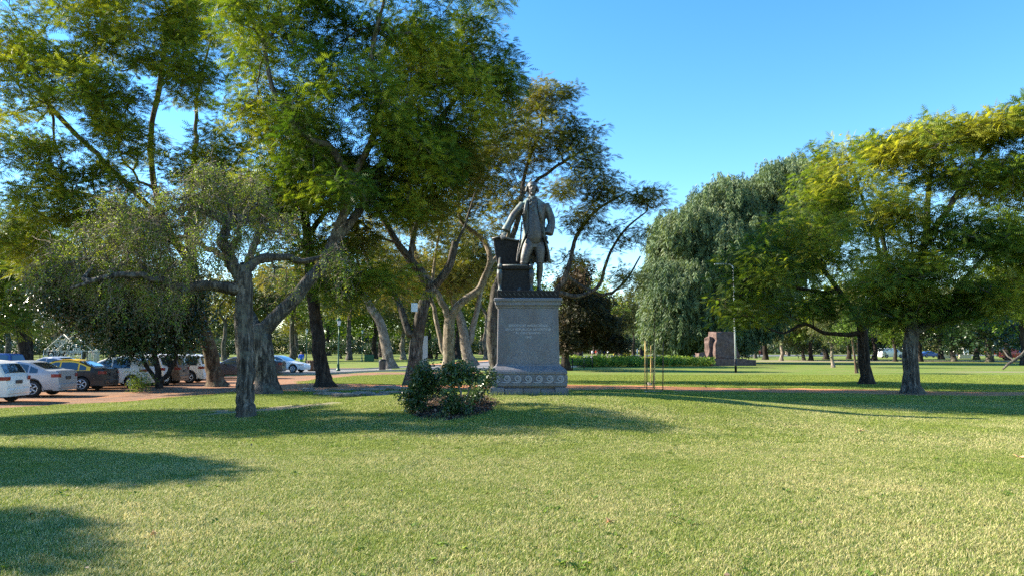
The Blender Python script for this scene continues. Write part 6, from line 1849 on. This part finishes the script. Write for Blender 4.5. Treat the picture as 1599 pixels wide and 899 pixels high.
# ------------------------------------------------------------------ people, small and far away
M['skin'] = plain('skin', (0.42, 0.24, 0.17), 0.6); M['hairm'] = plain('dark_hair', (0.03, 0.02, 0.015), 0.7)
def cloth(name, c): return plain(name, c, 0.9, var=.15, scale=8)
def person(px, py, face, label, top, legs_m, step=0.12, height=1.72, group=None, hairc=None):
    b0 = G(px, py); r = empty('person', b0, R(face)); tag(r, label, 'person', group); k = height / 1.72
    r.scale = (k, k, k)
    def tb(mb, pts, rad): mb.tube(pts, rad, 10); return mb
    b = MB()
    tb(b, [(0, 0, .92), (0, 0, 1.10), (0, 0, 1.30), (0, 0, 1.42)], [.14, .125, .15, .09]); tb(b, [(-.17, 0, 1.38), (0, 0, 1.41), (.17, 0, 1.38)], [.055, .07, .055])
    tb(b, [(0, 0, 1.40), (0, .01, 1.52)], [.055, .05]); b.ell((0, .02, 1.60), (.078, .095, .115), n=14); b.ell((0, .115, 1.585), (.014, .02, .022), n=8)
    for s in (-1, 1):
        st_ = s * step
        tb(b, [(s * .085, 0, .93), (s * .09, st_ * .5 + .02, .50), (s * .09, st_ - .02, .09)], [.088, .058, .038]); tb(b, [(s * .09, st_ - .05, .04), (s * .09, st_ + .06, .045), (s * .095, st_ + .17, .03)], [.038, .042, .028])
        tb(b, [(s * .185, 0, 1.37), (s * .23, -st_ * .4, 1.12), (s * .22, -st_ * 1.2 + .04, .90)], [.048, .040, .028])
        hb = Vector((s * .22, -st_ * 1.2 + .05, .84)); b.ell(hb, (.02, .035, .045), n=8)
        for j in range(4): b.tube([hb + Vector((0, (j - 1.5) * .016, -.03)), hb + Vector((-s * .005, (j - 1.5) * .017 + .005, -.08 + .004 * abs(j - 1.5)))], [.009, .007], 5)
        b.tube([hb + Vector((0, .025, .0)), hb + Vector((0, .055, -.035))], [.010, .008], 5)
    o = b.build('body', M['skin'], r); remesh(o, .014, 1)
    c = MB()
    tb(c, [(0, 0, .90), (0, 0, 1.10), (0, 0, 1.30), (0, 0, 1.44)], [.165, .15, .172, .10])
    for s in (-1, 1): tb(c, [(s * .14, 0, 1.40), (s * .19, 0, 1.36), (s * .235, -s * step * .4, 1.12), (s * .225, -s * step * 1.1 + .03, .95)], [.07, .068, .055, .045])
    o = c.build('jacket', top, r); remesh(o, .02, 2)
    c = MB()
    for s in (-1, 1): tb(c, [(s * .075, 0, .98), (s * .09, s * step * .5 + .02, .50), (s * .09, s * step - .02, .10)], [.115, .078, .06])
    o = c.build('trousers', legs_m, r); remesh(o, .02, 2)
    MB().ell((0, -.015, 1.635), (.088, .10, .105), n=14).build('hair', hairc or M['hairm'], r)
    return r
blue = cloth('bright_blue_cloth', (0.02, 0.12, 0.65)); dark = cloth('dark_cloth', (0.02, 0.02, 0.03)); wht = cloth('white_cloth', (0.7, 0.7, 0.7)); redc = cloth('red_cloth', (0.65, 0.05, 0.03)); tan = cloth('tan_cloth', (0.35, 0.25, 0.16)); grn = cloth('green_cloth', (0.10, 0.25, 0.05))
person(470, 574, 200, 'person in a bright blue jacket behind the parked white sedan', blue, grn)
person(22, 574, 90, 'person in a white top and dark trousers walking beyond the parked silver sedan', wht, dark)
person(905, 556.2, 20, 'leftmost of the far people, dressed all in dark clothes, right of the pedestal', dark, dark, .18)
person(925, 556.4, 160, 'far person in a white top and tan trousers', wht, tan, .1)
person(931, 556, 180, 'far person in a red top next to the one in white', redc, tan, .15)
person(944, 556.5, 90, 'far person with blue jacket and dark trousers in the plaza group', blue, dark, .2)
person(949, 556.2, 100, 'rightmost far person, white top and dark trousers, by the yellow barrier', wht, dark, .12)
person(1186, 558, 180, 'far person in a red top right of the stone monument', redc, tan, .1)
person(1540, 561.5, 200, 'left one of two people in red tops beyond the right lawn', redc, dark, .1)
person(1551, 561.5, 170, 'right one of two people in red tops beyond the right lawn', redc, dark, .14)

# weeds and clover in the lawn, dropped leaves under the trees
g9 = np.random.default_rng(99); n = 420
wy = 4.2 + 16 * g9.uniform(0, 1, n) ** 1.2; wx = g9.uniform(-.72, .72, n) * wy
cl_ = np.array([mnoise.noise(Vector((a * .5, b * .5, 4))) for a, b in zip(wx, wy)]); kp = cl_ > -.05; wx, wy = wx[kp], wy[kp]
idx = np.repeat(np.arange(len(wx)), 9); m = len(idx); th = g9.uniform(0, 6.28, m)
O = np.stack([wx[idx] + g9.normal(0, .025, m), wy[idx] + g9.normal(0, .025, m), hgt(wx[idx], wy[idx]) + .018], -1)
V, F, nf = place('leaf', O, np.stack([np.cos(th), np.sin(th), g9.uniform(.1, .9, m)], -1), np.tile([0., 0, 1], (m, 1)), g9.uniform(.03, .07, m))
o = link('lawn_weeds', np_mesh('lawn_weeds', V, F, False, {'tone': np.repeat(g9.uniform(0, .7, m), nf), 'tint': np.repeat(g9.uniform(0, 1, m), nf)}), M['leaf_fresh'])
tag(o, 'small broad leaved weeds scattered through the lawn', 'weeds', kind='stuff')
n = 2600; lx = g9.normal(-6, 5.5, n); ly = g9.uniform(12, 36, n); k2 = np.arange(n) % 5 == 0; lx[k2] = g9.uniform(-14, 18, k2.sum()); ly[k2] = g9.uniform(5, 30, k2.sum())
O = np.stack([lx, ly, hgt(lx, ly) + .04], -1)
V, F, nf = place('leaf', O, g9.normal(0, 1, (n, 3)) * np.array([1, 1, .3]), g9.normal(0, .4, (n, 3)) + np.array([0, 0, 1]), g9.uniform(.025, .06, n))
o = link('dropped_leaves', np_mesh('dropped_leaves', V, F, False, {'tone': np.repeat(g9.uniform(.3, 1, n), nf), 'tint': np.repeat(g9.uniform(0, 1, n), nf)}), M['litter'])
tag(o, 'small dropped leaves scattered on the grass under the trees', 'leaf litter', kind='stuff')
# ------------------------------------------------------------------ background trees: a few kinds, each copy an object of its own
def park_tree(seed, bark, leafm, shape, n, nl, tone, tpl='sprig2', size=.75, mode='any', lean=0.0):
    """a tree of unit kind about 10 m tall at the origin; shape: [(x, y, z, rx, ry, rz, share)]"""
    tr = Tree(seed, .9); g = tr.g
    tr.path([(0, 0, -.1), (.1 + lean * .3, 0, 1.2), (lean, .1, 2.6), (lean * 1.3, 0, 4.2)], .30, .18, .1, .6)
    C = []
    for (x, y, z, rx, ry, rz, k) in shape:
        m = int(n * k)
        while m > 0:
            d = g.normal(0, 1, 3); d /= np.linalg.norm(d); d *= g.uniform(0, 1) ** .4; c = np.array([x, y, z]) + d * np.array([rx, ry, rz])
            if mnoise.noise(Vector(c * .45 + np.array([seed, 0, 0]))) > -.16: C.append(c)
            m -= 1
    C = np.array(C); tr.grow(C)
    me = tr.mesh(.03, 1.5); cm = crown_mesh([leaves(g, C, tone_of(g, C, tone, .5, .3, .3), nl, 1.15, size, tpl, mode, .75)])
    me.materials.append(M[bark]); cm.materials.append(M[leafm]); return me, cm
KIND = [
 park_tree(101, 'bark_dark', 'leaf_park', [(0, 0, 7, 3.6, 3.6, 3.0, 1)], 80, 20, .4),
 park_tree(102, 'bark_grey', 'leaf_olive', [(1, 0, 7.5, 2.8, 3, 2.5, .5), (-2, .5, 6, 2.6, 2.5, 2, .5)], 80, 18, .5),
 park_tree(103, 'bark_dark', 'leaf_deep', [(0, 0, 6, 4.2, 4, 3.4, 1)], 100, 20, .35),
 park_tree(104, 'bark_pale', 'leaf_park', [(0, 0, 5, 4.5, 4, 2.0, .6), (0, 0, 7.5, 2.5, 2.5, 2, .4)], 80, 18, .7),
 park_tree(105, 'bark_dark', 'leaf_silver', [(0, 0, 6.5, 2.8, 2.8, 3.6, 1)], 70, 20, .4, 'sprig2', .7, 'hang'),
 park_tree(106, 'bark_grey', 'leaf_gloss', [(0, 0, 3.6, 5.0, 4, 2.0, 1)], 90, 24, .5),
 park_tree(107, 'bark_grey', 'leaf_pale', [(0, 0, 6.5, 3.8, 3.4, 2.6, 1)], 70, 16, .4),
]
def put(k, px, py, ptop, label, group=None, wide=1.0, rz=None, D=None):
    """foot at pixel (px, py) or at distance D; its crown reaches pixel row ptop"""
    if D: b0 = at(px, 560, D); b0.z = H(b0.x, b0.y)
    else: b0 = G(px, py)
    h = at(px, ptop, b0.y).z - b0.z; s = h / (9.6 if k != 5 else 6.2)
    r = empty('park_tree', b0, rnd.uniform(0, 6.28) if rz is None else rz); r.scale = (s * wide, s * wide, s); tag(r, label, 'tree', group)
    link('trunk', KIND[k][0], None, r); link('crown', KIND[k][1], None, r)
    return r
names = ['leafy dark trunked park tree', 'two lobed olive green park tree', 'dense dark green park tree', 'spreading pale trunked park tree', 'drooping silvery park tree', 'low broad glossy park tree', 'yellowing loose park tree']
# left, beyond the parked cars and the fence
for k, px, py, pt, w, l in ((2, -30, 569, 375, 1, 'dense dark tree at the left edge beyond the fence'), (0, 45, 567, 400, 1, 'dark leafy tree left of the lattice pavilion'), (1, 10, 563, 415, 1, 'olive tree behind the fence at the far left'),
                        (2, 175, 566, 405, 1, 'dense dark tree right of the white gate pillar'), (3, 30, 562, 453, 1.1, 'low sunlit pale tree behind the person in white'), (0, 270, 565, 415, 1, 'leafy tree behind the dark evergreen'),
                        (6, 128, 560, 465, 1, 'yellowing tree between the pavilion and the gate pillar'), (1, 350, 563, 425, 1, 'olive tree behind the brown leaning trunk'), (4, 95, 558.5, 445, 1, 'silvery tree directly behind the pavilion'),
                        (5, -70, 567, 455, 1, 'low broad tree at the far left edge')):
    put(k, px, py, pt, l, None, w)
# centre, across the road
for k, px, py, pt, w, l in ((0, 420, 563, 417, 1, 'leafy park tree just right of the forked trunk across the road'), (6, 455, 561, 392, .9, 'yellow green tree behind the small green lamp post'), (4, 500, 560, 412, 1, 'silvery tree behind the straight dark trunk'),
                        (1, 545, 562, 402, .9, 'olive tree right of the large green lamp post'), (2, 585, 560, 417, 1, 'dark tree behind the two green bins'), (3, 630, 561, 422, 1, 'pale trunked tree behind the dark leaning trunk'),
                        (0, 670, 559.5, 402, 1, 'leafy tree behind the grey stone slab'), (2, 715, 560, 412, 1, 'dark dense tree behind the pale double trunk'), (1, 760, 561, 402, 1, 'olive tree hidden beside the pedestal on its left'),
                        (6, 800, 559, 392, 1, 'yellowing tree behind the statue')):
    put(k, px, py, pt, l, None, w)
# right of the pedestal
for k, px, py, pt, w, l in ((6, 935, 556.5, 448, 1, 'yellowing tree right of the dark magnolia on the plaza'), (2, 905, 555, 425, 1, 'dense tree far behind the magnolia'), (1, 968, 556, 455, .9, 'olive tree behind the tan wooden post'),
                        (0, 1003, 556.5, 452, .9, 'leafy tree left of the weeping tree'), (0, 990, 554, 480, 1, 'small far tree between tan post and weeping tree'), (3, 1220, 562.5, 470, 1, 'dark trunked spreading tree right of the stone monument'),
                        (2, 1266, 562.5, 455, 1, 'thick dark double trunk tree behind the bare low branch'), (3, 1301, 573, 465, .8, 'pale trunk tree with spreading roots left of the thinner dark trunk'),
                        (2, 1398, 564, 470, 1, 'dark tree in front of the white van'), (0, 1437, 564, 450, 1, 'dark trunk tree just right of the thick sunlit trunk'), (5, 1490, 563.5, 480, 1, 'low glossy tree above the cream walls'),
                        (5, 1545, 565, 470, 1.1, 'low broad glossy tree before the people in red'), (2, 1600, 570, 400, 1, 'dense dark tree at the right edge'), (5, 1355, 561, 490, 1, 'low broad tree behind the thinner dark trunk'),
                        (0, 1325, 560, 450, 1, 'leafy tree between the pale trunk and thinner dark trunk'), (1, 1180, 559, 480, 1, 'olive tree directly behind the stone monument')):
    put(k, px, py, pt, l, None, w)
for k, px, py, pt, w, l in ((2, 1195, 561, 430, 1, 'dense dark tree between the stone monument and the spreading tree'), (2, 1290, 560.5, 440, 1.1, 'dense dark tree far behind the pale trunk with spreading roots'), (0, 1365, 562, 440, 1, 'leafy tree left of the white van'),
                        (2, 1470, 560, 445, 1.1, 'dense dark tree behind the low glossy tree'), (0, 1525, 561, 440, 1.1, 'leafy tree above the people in red'), (2, 1575, 562, 430, 1.1, 'dense dark tree above the red van'), (5, 1255, 562, 505, 1, 'low broad tree beside the thick double trunk'),
                        (3, 1415, 561.5, 470, 1, 'pale trunked tree behind the thick sunlit trunk'), (5, 1600, 561, 480, 1.1, 'low glossy tree at the right edge beyond the fallen limb')):
    put(k, px, py, pt, l, None, w)
# far belts all round the park, out to the sides as well
for k in range(64):
    px = -900 + k * 52 + rnd.uniform(-14, 14); D = rnd.uniform(170, 330); kk_ = rnd.choice([0, 1, 2, 3, 4, 6, 0, 2])
    zone = 'left' if px < 380 else 'centre' if px < 880 else 'right'
    put(kk_, px, 0, rnd.uniform(465, 495) - (25 if px < 800 else 0), f'far {names[kk_]} in the {zone} background', f'far {names[kk_]}s in the {zone} background', 1.5, D=D)
for k in range(44):
    px = -500 + k * 60 + rnd.uniform(-20, 20); D = rnd.uniform(150, 240)
    if 880 < px < 1010: D += 110
    zone = 'left' if px < 380 else 'centre' if px < 880 else 'right'
    put(5, px, 0, rnd.uniform(522, 534), f'far low bushy tree in the {zone} background', f'far low bushy trees in the {zone} background', 1.3, D=D)
# the wooded edge of the park, one unbroken mass
g8 = np.random.default_rng(8); n = 40000
th = g8.uniform(-1.25, 1.25, n); rr_ = g8.uniform(345, 400, n)
O = np.stack([np.sin(th) * rr_, np.cos(th) * rr_, np.zeros(n)], -1)
hm = np.array([12.5 + 8 * mnoise.noise(Vector((t_ * 14, 0, 0))) + 3 * mnoise.noise(Vector((t_ * 60, 2, 0))) for t_ in th])
O[:, 2] = g8.uniform(0, 1, n) ** 1.0 * hm
V, F, nf = place('sprig2', O, g8.normal(0, 1, (n, 3)), g8.normal(0, 1, (n, 3)) + np.array([0, 0, .7]), g8.uniform(2.5, 4.5, n))
tn = np.clip(.4 + np.array([.6 * mnoise.noise(Vector(o_ * .05)) for o_ in O]) + g8.normal(0, .12, n), 0, 1)
o = link('distant_wood', np_mesh('distant_wood', V, F, False, {'tone': np.repeat(tn, nf), 'tint': np.repeat(g8.uniform(0, 1, n), nf)}), M['leaf_park'])
tag(o, 'distant wooded edge of the park along the horizon', 'wood', kind='stuff')

# crooked fallen limb at the right edge and thin double stem
b0 = G(1566, 577); r = empty('fallen_branch', b0); tag(r, 'crooked pale fallen limb on the grass at the right edge', 'branch'); s_ = b0.y / FPX
def bq(px, py, dy=0): p = at(px, py, b0.y + dy); return p - b0
MB().tube([bq(1566, 576), bq(1574, 568), bq(1584, 562), bq(1596, 553), bq(1606, 540)], [.25 * 8 * s_ * .6, 2.2 * s_, 2.4 * s_, 2.2 * s_, 1.8 * s_], 8).build('limb', M['bark_grey'], r)
MB().tube([bq(1584, 562), bq(1574, 556, 1), bq(1566, 545, 1.5)], [1.6 * s_, 1.2 * s_, .8 * s_], 7).build('limb', M['bark_grey'], r)
img_tree('young_tree', 'young tree with two thin leaning stems beside the thinner dark trunk', (1338, 582),
    [([(1335, 560, 0), (1331, 530, 0), (1330, 505, 0)], .09, .05, .4), ([(1340, 581, 0), (1340, 555, 0), (1339, 535, 0)], .08, .04, .4)],
    [(1325, 515, 22, 16, 0, 1.5, 20), (1340, 500, 20, 14, 0, 1.5, 16)], 'bark_brown', 'leaf_fresh', 91, 14, .8, .5, tpl='sprig', mode='any', gap=0, tip=.014)
